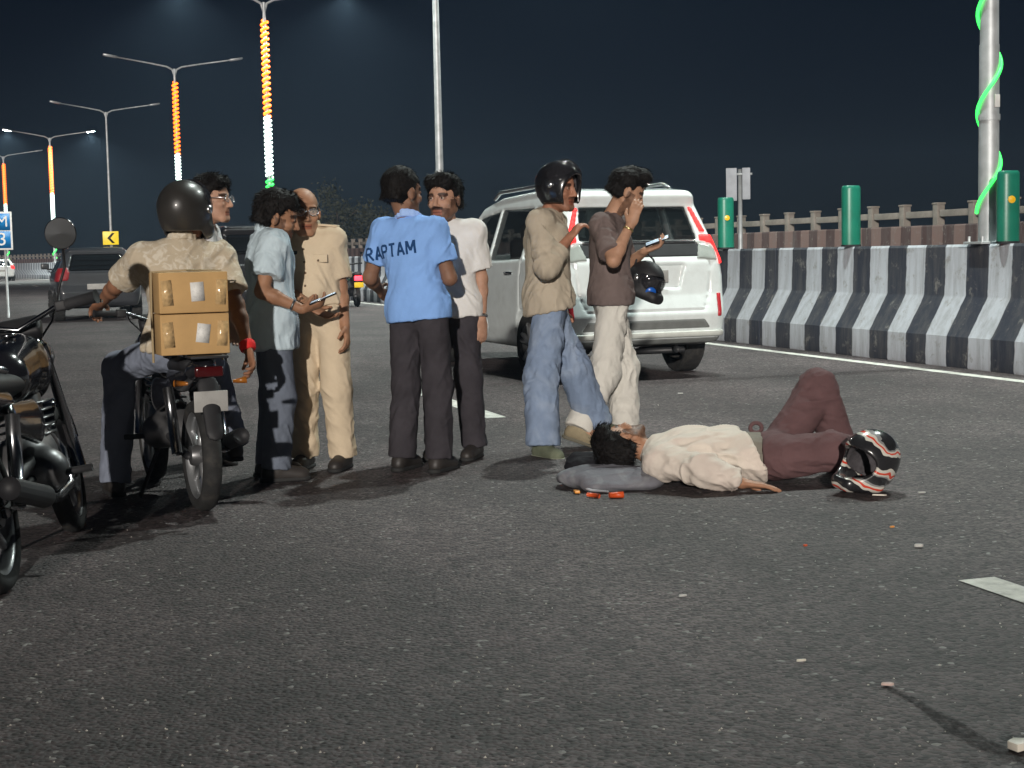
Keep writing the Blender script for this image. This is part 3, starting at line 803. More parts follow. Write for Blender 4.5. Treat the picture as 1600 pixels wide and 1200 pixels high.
NP = [0]
def person(label, J, tf, hf, hu=(0, 0, 1), S=1.0, skin=(0.36, 0.19, 0.115), shirt=None, pants=None, shoes=None, hair='short', hands=None,
           beard=0.0, HS=1.12, belly=0.0, vox=0.0056, cv=0.0072, floor=True, feet=None, group='people standing round the fallen man', pose_only=False):
    NP[0] += 1; seed = NP[0] * 3.7
    J = {k: np.asarray(v, float) for k, v in J.items()}
    up = nrm(J['neck'] - J['pelvis']); r, f, u = frame(tf, up)
    hr, hfv, huv = frame(hf, np.asarray(hu, float))
    S_ = S
    lo, hi = bounds(list(J.values()), 0.20)
    if floor: lo[2] = max(lo[2], -0.03)
    pel, nek = J['pelvis'], J['neck']
    T = lambda t: lerp(pel, nek, t)
    origin = A(pel[0], pel[1], max(0.0, min(J['anL'][2], J['anR'][2]) - 0.08) if floor else lo[2])
    def torso(F, g, k=0.04):
        F.cone(pel - r * 0.055 * S, pel + r * 0.055 * S, (0.106 + g) * S, (0.106 + g) * S, k, flat=(f, 0.88))
        F.cone(T(0.12) , T(0.70), (0.120 + g) * S, (0.138 + g) * S, k, flat=(f, 0.72))
        if belly: F.ell(T(0.28) + f * 0.035 * S, (r, f, u), ((0.12 + g) * S, (0.10 + g + belly) * S, 0.14 * S), k)
        F.cone(T(0.70) - r * 0.065 * S, T(0.70) + r * 0.065 * S, (0.108 + g) * S, (0.108 + g) * S, k, flat=(f, 0.84))
        for sd in 'LR':
            sh = J['sh' + sd]
            F.cone(T(0.93), sh, (0.052 + g) * S, (0.050 + g) * S, 0.05)
            F.cone(T(0.72) + (sh - T(1.0)) * 0.45, sh, (0.080 + g) * S, (0.054 + g) * S, 0.05)
    # ---- body, one continuous surface
    B = Field(lo, hi, vox)
    torso(B, -0.008)
    for sd in 'LR':
        sh, el, wr = J['sh' + sd], J['el' + sd], J['wr' + sd]
        B.cone(sh, el, 0.050 * S, 0.041 * S, 0.03)
        mid = lerp(el, wr, 0.3)
        B.cone(el, mid, 0.041 * S, 0.040 * S, 0.02); B.cone(mid, wr, 0.040 * S, 0.0265 * S, 0.02)
        hip, kn, an = J['hip' + sd], J['kn' + sd], J['an' + sd]
        B.cone(hip, kn, 0.082 * S, 0.053 * S, 0.04)
        cm = lerp(kn, an, 0.3)
        B.cone(kn, cm, 0.052 * S, 0.052 * S, 0.03); B.cone(cm, an, 0.052 * S, 0.036 * S, 0.03)
        fd = (feet or {}).get(sd)
        fd = nrm(fd) if fd is not None else nrm(A(f[0], f[1], 0))
        toe = an + fd * 0.15 * S - A(0, 0, 0.045 * S) if floor and feet is None or fd[2] == 0 else an + fd * 0.16 * S
        B.cone(an - A(0, 0, 0.03 * S) - fd * 0.03, toe, 0.038 * S, 0.030 * S, 0.03)
        h = (hands or {}).get(sd, {})
        hd = np.asarray(h.get('d', nrm(wr - el)), float); hn = np.asarray(h.get('n', -r if sd == 'R' else r), float)
        side = -1 if sd == 'R' else 1
        put_hand(B, wr, hd, hn, h.get('side', side), S * 1.03, h.get('curl', 0.35), h.get('spread', 0.0), h.get('thumb', 0.6))
    hc = J['head']
    B.cone(nek - u * 0.02, hc - huv * 0.055 * HS - hfv * 0.012, 0.058 * S, 0.052 * S, 0.03)
    put_head(B, hc, hr, hfv, huv, HS)
    V, Q = B.net()
    V = relax(V, Q, 1, 0.35)
    body = mesh_np('person', V, Q, skin_mat('skin_%02d' % NP[0], skin), origin=origin)
    # tints: lips, eyes, brows, stubble
    q = (V - hc) / HS; X, Y, Z = q @ hr, q @ hfv, q @ huv
    tint = np.ones((len(V), 4), np.float32)
    def shade(m, c):
        m = np.clip(m, 0, 1)[:, None]; tint[:, :3] = tint[:, :3] * (1 - m) + np.array(c, np.float32)[None] * m
    Y = np.where((np.abs(X) < 0.1) & (np.abs(Z) < 0.17) & (Y < 0.116), Y, -9.0); ey = Y < 0.094
    if beard:
        jaw = (Z < -0.040 - 0.25 * (np.abs(X) - 0.02)) & (Z > -0.16) & (Y > -0.005)
        side_b = (np.abs(X) > 0.045) & (Z < 0.0) & (Y > -0.005) & (Y < 0.045) & (Z > -0.12)
        mous = (np.abs(X) < 0.030) & (Z > -0.057) & (Z < -0.041) & (Y > 0.06)
        n_ = fbm(q * 60 + seed) * 0.4
        shade(beard * ((jaw | side_b) * (0.9 + n_) ), (0.10, 0.08, 0.08)); shade(min(1, beard + 0.25) * mous * (0.95 + n_), (0.08, 0.06, 0.06))
    shade(((Z > -0.082) & (Z < -0.057) & (np.abs(X) < 0.026) & (Y > 0.068)) * 0.9, (0.72, 0.45, 0.42))
    shade(((np.abs(Z + 0.0665) < 0.0028) & (np.abs(X) < 0.024) & (Y > 0.068)) * 0.9, (0.18, 0.10, 0.10))
    shade(((np.abs(Z - 0.024 + 0.10 * np.abs(np.abs(X) - 0.03)) < 0.0075) & (np.abs(X) > 0.012) & (np.abs(X) < 0.053) & (Y > 0.05)) * 0.92, (0.06, 0.05, 0.05))
    for sx in (-1, 1):
        e = np.sqrt((X - sx * 0.0315) ** 2 + ((Z - 0.004) * 1.25) ** 2)
        shade(((e < 0.017) & (Y > 0.06)) * 0.45, (0.55, 0.42, 0.40))
        shade(((e < 0.0105) & (Y > 0.075) & ey) * 0.9, (1.1, 1.5, 1.8)); shade(((e < 0.0058) & (Y > 0.078)) * 1.0, (0.04, 0.03, 0.03))
        shade(((np.abs(Z - 0.013) < 0.0035) & (np.abs(X - sx * 0.0315) < 0.016) & (Y > 0.06)) * 0.8, (0.10, 0.08, 0.08))
    ca = body.data.color_attributes.new('tint', 'FLOAT_COLOR', 'POINT'); ca.data.foreach_set('color', tint.ravel())
    tag(body, label, 'person', group)
    par = lambda o: o
    W2L = lambda name, V, Q, m, smooth=True: _child(name, V, Q, m, body, origin, smooth)
    # ---- shirt
    if shirt:
        F = Field(lo, hi, cv); g = shirt.get('g', 0.012)
        torso(F, g, 0.05)
        ht = shirt.get('hem', -0.10)
        if ht < 0.05: F.cone(pel - r * 0.055 * S, pel + r * 0.055 * S, (0.106 + g + 0.010) * S, (0.106 + g + 0.010) * S, 0.04, flat=(f, 0.90)); F.cone(pel - r * 0.05 * S, T(-0.4) - r * 0.05 * S, (0.110 + g + 0.010) * S, (0.112 + g + 0.012) * S, 0.04, flat=(f, 0.92)); F.cone(pel + r * 0.05 * S, T(-0.4) + r * 0.05 * S, (0.110 + g + 0.010) * S, (0.112 + g + 0.012) * S, 0.04, flat=(f, 0.92))
        wd = shirt.get('wide', 0.0)
        F.cone(T(0.60), T(min(ht - 0.25, -0.2)), (0.136 + g) * S, (0.140 + g + wd) * S, 0.05, flat=(f, 0.80))
        F.cut(T(ht), nrm(-u + np.asarray(shirt.get('tilt', (0, 0, 0)), float)))
        F.cut(T(1.0) + u * 0.035 * S, u, 0.02)
        for sd in 'LR':
            sh, el, wr = J['sh' + sd], J['el' + sd], J['wr' + sd]
            G = F.like(); sl = shirt.get('sleeve', 0.62)
            ad = nrm(el - sh)
            if sl <= 1.0:
                ce = lerp(sh, el, sl)
                G.cone(sh, lerp(sh, el, sl + 0.3), (0.054 + g) * S, (0.052 + g + shirt.get('flare', 0.012)) * S, 0.02)
                G.cut(ce, ad)
            else:
                G.cone(sh, el, (0.058 + g) * S, (0.050 + g) * S, 0.03)
                fd_ = nrm(wr - el); G.cone(el, lerp(el, wr, min(1.2, sl - 1 + 0.2)), (0.050 + g) * S, (0.034 + g) * S, 0.03)
                G.cut(lerp(el, wr, sl - 1), fd_)
            F.join(G, 0.022)
        V, Q = F.net(); V = relax(V, Q, 1, 0.5)
        V = wrinkle(V, Q, shirt.get('amp', 0.015) * S, shirt.get('freq', 11), up + 0.7 * r, seed)
        so = W2L('shirt', V, Q, shirt['mat'])
        if shirt.get('collar'):
            C = Field(nek - 0.13, nek + 0.13, 0.005); kk = 14
            ctr = nek + u * 0.030 * S
            for i in range(kk):
                a0, a1 = 2 * math.pi * i / kk, 2 * math.pi * (i + 1) / kk
                def rp(a): return ctr + (r * math.sin(a) * 0.066 + f * math.cos(a) * 0.066) * S + u * (-0.026 * math.cos(a)) * S
                if shirt.get('open') and (i in (0, kk - 1)): continue
                C.cone(rp(a0), rp(a1), 0.010, 0.010, 0.006); C.cone(rp(a0) - u * 0.022, rp(a1) - u * 0.022, 0.012, 0.012, 0.008)
            Vc, Qc = C.net(); W2L('collar', Vc, Qc, shirt.get('cmat', shirt['mat'])).parent = so
            for o_ in so.children: o_.matrix_parent_inverse = Matrix(); o_.location = (0, 0, 0)
    # ---- trousers
    if pants:
        F = Field(lo, hi, cv); g = pants.get('g', 0.012)
        gp = min(g, (shirt or {}).get('g', 0.012) - 0.004)
        F.cone(pel - r * 0.055 * S, pel + r * 0.055 * S, (0.106 + gp) * S, (0.106 + gp) * S, 0.04, flat=(f, 0.84))
        F.cone(T(0.22), pel, (0.125 + g * 0.6) * S, (0.13 + g * .6) * S, 0.04, flat=(f, 0.78))
        for sd in 'LR':
            hip, kn, an = J['hip' + sd], J['kn' + sd], J['an' + sd]
            G = F.like(); kr, cr = pants.get('knee', 0.070), pants.get('cuff', 0.066)
            G.cone(hip, kn, (0.080 + g) * S, kr * S + g, 0.03)
            G.cone(kn, lerp(kn, an, 1.25), kr * S + g, cr * S + g, 0.035)
            G.cut(lerp(kn, an, pants.get('len', 1.02)), nrm(an - kn))
            F.join(G, 0.035)
        F.cut(T(pants.get('waist', (shirt or {}).get('hem', 0.1) + 0.09)), u)
        V, Q = F.net(); V = relax(V, Q, 1, 0.5)
        V = wrinkle(V, Q, pants.get('amp', 0.012) * S, 12, up + 0.9 * r, seed + 9, bias=0.45)
        po = W2L('trousers', V, Q, pants['mat'])
        if pants.get('belt'):
            Bf = Field(T(0.13) - 0.22, T(0.13) + 0.22, 0.006)
            Bf.cone(T(0.0), T(0.30), (0.136 + g) * S, (0.136 + g) * S, 0.02, flat=(f, 0.80)); Bf.cut(T(0.165), u); Bf.cut(T(0.085), -u)
            Vb, Qb = Bf.net(); W2L('belt', Vb, Qb, pants['belt'])
            bc = T(0.125) + f * (0.136 + g) * 0.80 * S + f * 0.006
            M = Matrix((r, u, f)).transposed()
            MB().box(bc - origin, (0.055, 0.045, 0.012), M=M).build('buckle', MATS['brass'], body, bevel=0.003)
    # ---- shoes
    if shoes:
        for sd in 'LR':
            an = J['an' + sd]; fd = (feet or {}).get(sd)
            fd = nrm(fd) if fd is not None else nrm(A(f[0], f[1], 0))
            nu = nrm(A(0, 0, 1) - fd * fd[2]) if abs(fd[2]) < 0.9 else u
            b = an - nu * 0.075 * S
            F = Field(an - 0.28, an + 0.28, 0.0065)
            F.cone(b - fd * 0.045 + nu * 0.03, b + fd * 0.13 + nu * 0.024, 0.040 * S, 0.042 * S, 0.02, flat=(nu, 0.95))
            F.cone(b - fd * 0.03 + nu * 0.06, an + nu * 0.02, 0.042 * S, 0.044 * S, 0.03)
            F.cone(b + fd * 0.02 + nu * 0.06, b + fd * 0.15 + nu * 0.022, 0.040 * S, 0.034 * S, 0.03)
            F.cut(an + nu * 0.035, nu); F.cut(b, -nu)
            V, Q = F.net(); V = relax(V, Q, 1, .4)
            so = W2L('shoe', V, Q, shoes['mat'])
            F = Field(an - 0.28, an + 0.28, 0.0065)
            sv = np.cross(fd, nu)
            F.cone(b - fd * 0.052 + nu * 0.0, b + fd * 0.145, 0.043 * S, 0.047 * S, 0.02)
            F.cut(b + nu * 0.018, nu); F.cut(b - nu * 0.006, -nu)
            V, Q = F.net()
            s2 = W2L('sole', V, Q, shoes['sole']); s2.parent = so; s2.location = (0, 0, 0)
    # ---- hair
    if hair:
        H = Field(hc - 0.22 * HS, hc + 0.22 * HS, 0.0055)
        P = lambda x, y, z: hc + HS * (x * hr + y * hfv + z * huv)
        ax = (hr, hfv, huv)
        if hair in ('short', 'thick', 'quiff', 'crew'):
            g = {'short': 0.006, 'thick': 0.013, 'quiff': 0.009, 'crew': 0.005}[hair]
            H.ell(P(0, -0.014, 0.036), ax, ((0.076 + g) * HS, (0.096 + g) * HS, (0.088 + g * 1.3) * HS))
            H.cone(P(-0.03, -0.070, -0.035), P(0.03, -0.070, -0.035), (0.036 + g * .4) * HS, (0.036 + g * .4) * HS, 0.03)
            if hair == 'quiff': H.cone(P(-0.03, 0.05, 0.11), P(0.03, 0.055, 0.115), 0.034 * HS, 0.030 * HS, 0.04); H.cone(P(0, -0.01, 0.115), P(0, 0.06, 0.115), 0.03, 0.034, 0.04)
            if hair == 'thick': H.cone(P(-0.04, 0.045, 0.095), P(0.045, 0.050, 0.09), 0.036 * HS, 0.034 * HS, 0.03)
            H.ell(P(0, 0.112, -0.032), ax, (0.104 * HS, 0.100 * HS, 0.100 * HS), 0.012, 's')
            for sx in (-1, 1):
                H.ell(P(sx * 0.085, 0.014, -0.040), ax, (0.03 * HS, 0.042 * HS, 0.056 * HS), 0.01, 's')
                H.ell(P(sx * 0.080, 0.062, 0.010), ax, (0.04 * HS, 0.040 * HS, 0.050 * HS), 0.01, 's')
            H.cut(P(0, 0, -0.066), -huv - 0.30 * hfv)
        elif hair == 'bald':
            H.ell(P(0, -0.016, 0.026), ax, (0.083 * HS, 0.102 * HS, 0.082 * HS))
            H.cone(P(-0.03, -0.070, -0.035), P(0.03, -0.070, -0.035), 0.038 * HS, 0.038 * HS, 0.03)
            H.ell(P(0, 0.06, 0.07), ax, (0.075 * HS, 0.13 * HS, 0.075 * HS), 0.012, 's')
            H.ell(P(0, 0.11, -0.03), ax, (0.095 * HS, 0.095 * HS, 0.098 * HS), 0.012, 's')
            for sx in (-1, 1): H.ell(P(sx * 0.085, 0.012, -0.038), ax, (0.03 * HS, 0.040 * HS, 0.052 * HS), 0.01, 's')
            H.cut(P(0, 0, -0.068), -huv - 0.25 * hfv)
        V, Q = H.net()
        if len(Q):
            Nn = vert_normals(V, Q)
            q = (V - hc) @ np.array([hr, hfv, huv]).T
            d = 0.0028 * vnoise(q * A(120, 40, 50) + seed) + 0.006 * vnoise(q * 22 + seed)
            amp = {'thick': 1.2, 'quiff': 1.1, 'short': 0.9, 'crew': 0.5, 'bald': 0.6}[hair]
            V = V + Nn * (amp * d)[:, None]
            rs = np.random.RandomState(int(seed * 10)); nb = {'thick': 2600, 'quiff': 2400, 'short': 2200, 'crew': 900, 'bald': 900}[hair]
            ii = rs.randint(0, len(V), nb); bp_, bn_ = V[ii], Nn[ii]
            rad = V[ii] - P(0, -0.02, 0.11)
            flow = rad - (rad * bn_).sum(1)[:, None] * bn_; flow /= np.linalg.norm(flow, axis=1)[:, None] + 1e-6
            dr = bn_ * rs.uniform(0.15, 0.75, (nb, 1)) + flow * 0.9 + rs.normal(size=(nb, 3)) * 0.28; dr /= np.linalg.norm(dr, axis=1)[:, None]
            sw = np.cross(dr, bn_ + 0.3 * rs.normal(size=(nb, 3))); sw /= np.linalg.norm(sw, axis=1)[:, None] + 1e-6
            ln = rs.uniform(0.012, 0.032, (nb, 1)) * {'thick': 1.25, 'quiff': 1.1, 'short': 0.8, 'crew': 0.45, 'bald': 0.45}[hair]; wq = rs.uniform(0.0010, 0.0022, (nb, 1))
            b0_ = bp_ - bn_ * 0.003
            bl = np.stack([b0_ - sw * wq, b0_ + sw * wq, b0_ + dr * ln * 0.6 + sw * wq * 0.8, b0_ + dr * ln - bn_ * ln * 0.1], 1).reshape(-1, 3)
            Q = np.concatenate([Q, len(V) + np.arange(nb * 4).reshape(nb, 4)]); V = np.concatenate([V, bl])
            W2L('hair', V, Q, GREYHAIR if hair == 'bald' else HAIR)
    body['_o'] = [float(x) for x in origin]
    return body
def _child(name, V, Q, m, parent, origin, smooth=True):
    o = mesh_np(name, V - np.asarray(origin)[None], Q, m, parent, smooth)
    return o
def local(body, p):
    return np.asarray(p, float) - np.array(body['_o'])

BLACKP = mat('black_gloss_plastic', (0.012, 0.012, 0.014), 0.22, spec=0.5, var=0.2, coat=0.4)
BLACKM = mat('black_matte_plastic', (0.016, 0.016, 0.018), 0.6, var=0.25)
mat('brass', (0.55, 0.42, 0.2), 0.35, metal=0.9)
STEEL = mat('bright_steel', (0.55, 0.56, 0.58), 0.25, metal=0.95)
VISOR = glass_mat('visor_smoke', (0.03, 0.03, 0.035), 0.45)
LINER = mat('helmet_liner', (0.06, 0.055, 0.06), 0.95, var=0.3, vs=40)
def helmet(name, parent, c, f, u, m, org, sc=1.0, visor='up', opening=1.0, strap=False, vmat=None):
    """full-face helmet shell with an opening, lining, visor and chin trim"""
    r, f, u = frame(f, np.asarray(u, float)); c = np.asarray(c, float)
    P = lambda x, y, z: c + sc * (x * r + y * f + z * u); ax = (r, f, u)
    F = Field(c - 0.24 * sc, c + 0.24 * sc, 0.0062)
    F.ell(P(0, -0.008, 0.022), ax, (0.124 * sc, 0.150 * sc, 0.136 * sc))
    F.ell(P(0, 0.02, -0.055), ax, (0.108 * sc, 0.132 * sc, 0.10 * sc), 0.05)
    if opening < 1.5:
        for sx in (-1, 1): F.cone(P(sx * 0.098, 0.03, -0.085), P(sx * 0.03, 0.142, -0.092), 0.036 * sc, 0.033 * sc, 0.03)
        F.cone(P(-0.03, 0.142, -0.092), P(0.03, 0.142, -0.092), 0.034 * sc, 0.034 * sc, 0.03)
    F.ell(P(0, -0.035, -0.135), ax, (0.09, 0.10, 0.035), 0.02, 's')
    G = F.like(); G.v = F.v.copy()
    F.ell(P(0, 0.0, 0.005), ax, (0.102 * sc, 0.124 * sc, 0.114 * sc), 0.01, 's')
    F.ell(P(0, 0.005, -0.085), ax, (0.092 * sc, 0.108 * sc, 0.09 * sc), 0.02, 's')
    F.cut(P(0, 0, -0.135), -u, 0.01)
    if opening < 1.5:
        F.ell(P(0, 0.14, 0.008), ax, (0.150 * sc, 0.115 * sc, 0.058 * sc * opening), 0.012, 's')
    else:
        F.ell(P(0, 0.150, -0.055), ax, (0.120 * sc, 0.125 * sc, 0.115 * sc), 0.012, 's')
    V, Q = F.net(); V = relax(V, Q, 1, 0.4)
    o = mesh_np(name, V, Q, m, parent, origin=None if parent else org) if parent is None else _child(name, V, Q, m, parent, org)
    L = Field(c - 0.2 * sc, c + 0.2 * sc, 0.008)
    L.ell(P(0, -0.006, 0.003), ax, (0.104 * sc, 0.122 * sc, 0.116 * sc)); L.ell(P(0, 0.02, -0.03), ax, (0.082 * sc, 0.108 * sc, 0.108 * sc), 0.01, 's'); L.cut(P(0, 0, -0.12), -u); L.ell(P(0, 0.16, -0.02), ax, (0.11, 0.13, 0.12), 0.01, 's')
    Vl, Ql = L.net()
    def sub(n_, V_, Q_, m_):
        return _child(n_, V_, Q_, m_, o, org)
    if len(Ql): sub('lining', Vl, Ql, LINER)
    if visor:
        Vf = Field(c - 0.28 * sc, c + 0.28 * sc, 0.0062)
        a = {'down': 0.0, 'up': R(52)}[visor]
        f2 = nrm(f * math.cos(a) + u * math.sin(a)); u2 = np.cross(r, f2)
        Vf.ell(P(0, -0.004, 0.016), (r, f2, u2), (0.132 * sc, 0.160 * sc, 0.144 * sc)); Vf.ell(P(0, -0.004, 0.016), (r, f2, u2), (0.124 * sc, 0.152 * sc, 0.136 * sc), 0.002, 's')
        Vf.cut(c + f2 * 0.035 * sc, -f2); Vf.cut(c + u2 * 0.062 * sc, u2); Vf.cut(c - u2 * 0.050 * sc, -u2)
        Vv, Qv = Vf.net()
        if len(Qv): sub('visor', Vv, Qv, vmat or VISOR)
        for sx in (-1, 1):
            b = P(sx * 0.127, 0.01, 0.012) - org
            MB().lathe([(0, -0.006), (0.022, -0.006), (0.020, 0.008), (0, 0.010)], n=14, M=Vector(r * sx).to_track_quat('Z', 'Y').to_matrix(), c=b).build('pivot', STEEL, o)
    return o

def stand(pxp, pxn, pxh, d, S, tf, lean=0.0, hz=0.15, hfwd=0.02):
    r, f, u = frame(A(*tf), A(0, 0, 1))
    X = lambda px: at(px, 500, d)[0]
    J = {}
    J['pelvis'] = A(X(pxp), d, 0.93 * S)
    J['neck'] = A(X(pxn), d + lean, 1.425 * S)
    J['head'] = A(X(pxh), d + lean, 0) + f * 0.0; J['head'][2] = (1.425 + hz) * S
    J['head'][1] += hfwd * f[1]
    for sd, sg in (('L', -1), ('R', 1)):
        J['sh' + sd] = J['neck'] + r * sg * 0.160 * S - A(0, 0, 0.055 * S)
        J['hip' + sd] = J['pelvis'] + r * sg * 0.088 * S - A(0, 0, 0.05 * S)
        J['kn' + sd] = J['hip' + sd] + r * sg * 0.015 + f * 0.02; J['kn' + sd][2] = 0.49 * S
        J['an' + sd] = J['hip' + sd] + r * sg * 0.03 - f * 0.02; J['an' + sd][2] = 0.083 * S
        J['el' + sd] = J['sh' + sd] + r * sg * 0.05 - A(0, 0, 0.28 * S)
        J['wr' + sd] = J['el' + sd] + f * 0.05 - A(0, 0, 0.245 * S)
    return J
def arm(J, sd, e, w, S=1.0):
    """elbow and wrist towards the given places, at true limb lengths"""
    sh = J['sh' + sd]
    J['el' + sd] = sh + nrm(np.asarray(e) - sh) * 0.285 * S
    J['wr' + sd] = J['el' + sd] + nrm(np.asarray(w) - J['el' + sd]) * 0.25 * S
def leg(J, sd, k, a, S=1.0):
    h = J['hip' + sd]
    J['kn' + sd] = h + nrm(np.asarray(k) - h) * 0.42 * S
    J['an' + sd] = J['kn' + sd] + nrm(np.asarray(a) - J['kn' + sd]) * 0.41 * S

def ring_part(name, body, c, axis, rad, tr, m, flat=1.0):
    """band round a wrist"""
    M = Vector(nrm(axis)).to_track_quat('Z', 'Y').to_matrix(); c = local(body, c)
    prof = [(rad + tr * math.cos(a), flat * tr * 2.2 * math.sin(a)) for a in np.linspace(0, 2 * math.pi, 9)]
    return MB().lathe(prof, n=20, M=M, c=c).build(name, m, body)

SHOE_D = dict(mat=mat('dark_leather', (0.03, 0.026, 0.024), 0.5, var=0.3), sole=mat('dark_sole', (0.02, 0.02, 0.02), 0.8))
SHOE_G = dict(mat=cloth('olive_canvas', (0.13, 0.145, 0.10), var=0.3), sole=mat('pale_sole', (0.33, 0.35, 0.27), 0.8, var=0.25, dirt=0.4))
SHOE_T = dict(mat=cloth('tan_suede', (0.24, 0.20, 0.13), var=0.3), sole=mat('cream_sole', (0.13, 0.12, 0.09), 0.8, dirt=0.4))
DARKT = cloth('charcoal_cotton', (0.040, 0.036, 0.042), var=0.25)

# --- man in the blue polo shirt, his back to us
tf = (0.42, 0.91, 0)
S = 0.975
J = stand(654, 643, 634, 8.5, S, tf)
J['head'] = at(629, 301, 8.5)
arm(J, 'L', at(574, 447, 8.62), at(600, 462, 8.95), S)
arm(J, 'R', at(704, 440, 8.45), at(672, 430, 8.75), S)
BLUE = cloth('blue_pique', (0.22, 0.40, 0.78), var=0.06)
p_blue = person('man in a sky blue polo shirt with lettering across the back, facing away', J, tf, (0.75, 0.66, -0.05), S=S, skin=(0.21, 0.11, 0.07),
                shirt=dict(mat=BLUE, hem=-0.14, collar=True, cmat=cloth('pale_blue_collar', (0.34, 0.50, 0.86)), g=0.014, sleeve=0.66, wide=0.006, amp=0.015), pants=dict(mat=DARKT), shoes=SHOE_D, hair='short', beard=0.5,
                hands={'L': dict(curl=0.5), 'R': dict(curl=0.6)})
# lettering laid over the curve of the back
GLYPH = {'R': (0.56, [[(0, 0), (0, 1)], [(0, 0.95), (0.36, 0.95), (0.50, 0.86), (0.50, 0.60), (0.36, 0.50), (0, 0.50)], [(0.24, 0.50), (0.54, 0)]]),
         'A': (0.62, [[(0, 0), (0.29, 1)], [(0.29, 1), (0.58, 0)], [(0.10, 0.32), (0.48, 0.32)]]),
         'P': (0.54, [[(0, 0), (0, 1)], [(0, 0.95), (0.36, 0.95), (0.50, 0.86), (0.50, 0.58), (0.36, 0.47), (0, 0.47)]]),
         'T': (0.56, [[(0, 0.95), (0.54, 0.95)], [(0.27, 1), (0.27, 0)]]),
         'M': (0.68, [[(0, 0), (0, 1)], [(0.03, 0.97), (0.32, 0.25)], [(0.32, 0.25), (0.61, 0.97)], [(0.64, 1), (0.64, 0)]])}
def cloth_text(body, txt, size, centre, right, up_, back, m, lift=0.003, stroke=0.18, sp=0.20):
    """printed capitals that follow the cloth under them"""
    shirt_o = [c for c in body.children if c.name.startswith('shirt')][0]
    me0 = shirt_o.data; bv = BVHTree.FromPolygons([v.co[:] for v in me0.vertices], [p.vertices[:] for p in me0.polygons])
    c = local(body, centre); wtot = sum(GLYPH[ch][0] + sp for ch in txt) - sp; x0 = -wtot / 2; mb = MB()
    def drop(u, v, l):
        p = c + (right * u + up_ * (v - 0.5)) * size
        h, n_, i_, d_ = bv.ray_cast(Vector(p + back * 0.6), Vector(-back))
        return tuple(np.array(h) + back * l) if h else tuple(p)
    for ch in txt:
        for si, pl in enumerate(GLYPH[ch][1]):
            for (ax_, ay_), (bx_, by_) in zip(pl[:-1], pl[1:]):
                d = A(bx_ - ax_, by_ - ay_); L_ = np.linalg.norm(d); d /= L_; n2 = A(-d[1], d[0]) * stroke / 2
                k = max(2, int(L_ / 0.08)); vs = []
                for i in range(k + 1):
                    q = A(ax_, ay_) + d * (L_ * i / k)
                    for sg in (1, 0, -1): vs.append(drop(x0 + q[0] + sg * n2[0], q[1] + sg * n2[1], lift + 0.0002 * si))
                mb.add(vs, [f_ for i in range(k) for f_ in ((3 * i, 3 * i + 1, 3 * i + 4, 3 * i + 3), (3 * i + 1, 3 * i + 2, 3 * i + 5, 3 * i + 4))])
        x0 += GLYPH[ch][0] + sp
    return mb.build('lettering', m, shirt_o)
r_, f_, u_ = frame(A(*tf), A(0, 0, 1))
ctr = lerp(J['pelvis'], J['neck'], 0.66) - r_ * 0.080
ru = nrm(r_ + u_ * 0.13); uu = nrm(u_ - r_ * 0.13)
cloth_text(p_blue, 'RAPTAM', 0.072, ctr, ru, uu, -f_, cloth('navy_print', (0.012, 0.05, 0.15)))

# --- man in the white T-shirt, facing us
tf = (-0.28, -0.96, 0); S = 0.965
J = stand(706, 703, 690, 9.0, S, tf)
J['head'] = at(694, 311, 8.95)
arm(J, 'L', at(752, 440, 9.0), at(753, 505, 8.95), S)
arm(J, 'R', at(655, 440, 9.1), at(660, 500, 9.1), S)
WHT = cloth('white_cotton', (0.66, 0.645, 0.62), var=0.05)
p_wht = person('young bearded man in a white T-shirt, facing us beside the blue polo shirt', J, tf, (-0.42, -0.9, -0.02), S=S, skin=(0.40, 0.225, 0.15),
               shirt=dict(mat=WHT, hem=-0.13, g=0.018, sleeve=0.78, flare=0.016, wide=0.012), pants=dict(mat=DARKT), shoes=SHOE_D, hair='thick', beard=0.8, hands={'L': dict(n=A(-0.6, 0.8, 0), curl=0.45)})
w = lerp(J['elL'], J['wrL'], 0.9)
ring_part('wristwatch', p_wht, w, J['wrL'] - J['elL'], 0.031, 0.0045, STEEL)

# --- policeman in khaki
tf = (-0.22, -0.975, 0); S = 0.945
J = stand(498, 486, 466, 8.65, S, tf)
J['head'] = at(473, 332, 8.60)
arm(J, 'L', at(533, 460, 8.65), at(541, 520, 8.55), S)
arm(J, 'R', at(436, 465, 8.6), at(478, 470, 8.4), S)
KHAKI = cloth('khaki_drill', (0.58, 0.475, 0.34), var=0.06)
p_pol = person('balding policeman in a khaki uniform with belt and name plate', J, tf, (0.34, -0.93, -0.05), S=S, skin=(0.35, 0.185, 0.11),
               shirt=dict(mat=KHAKI, hem=0.10, collar=True, open=True, g=0.013, sleeve=0.80, amp=0.011), pants=dict(mat=KHAKI, belt=cloth('khaki_belt', (0.40, 0.31, 0.20)), g=0.016, waist=0.18), shoes=SHOE_D, hair='bald', beard=0.0,
               belly=0.02, hands={'L': dict(curl=0.45), 'R': dict(curl=0.5, n=A(0, 0, 1))})
r_, f_, u_ = frame(A(*tf), A(0, 0, 1))
def on_cloth(body, p, n):
    so = [c for c in body.children if c.name.startswith('shirt')][0]; me0 = so.data
    bv = BVHTree.FromPolygons([v.co[:] for v in me0.vertices], [q.vertices[:] for q in me0.polygons])
    h, nn, i_, d_ = bv.ray_cast(Vector(local(body, p) + n * 0.6), Vector(-n)); return (np.array(h) if h else local(body, p)), so
M = Matrix((r_, u_, f_)).transposed()
c_, so = on_cloth(p_pol, lerp(J['pelvis'], J['neck'], 0.74) + r_ * 0.080, f_)
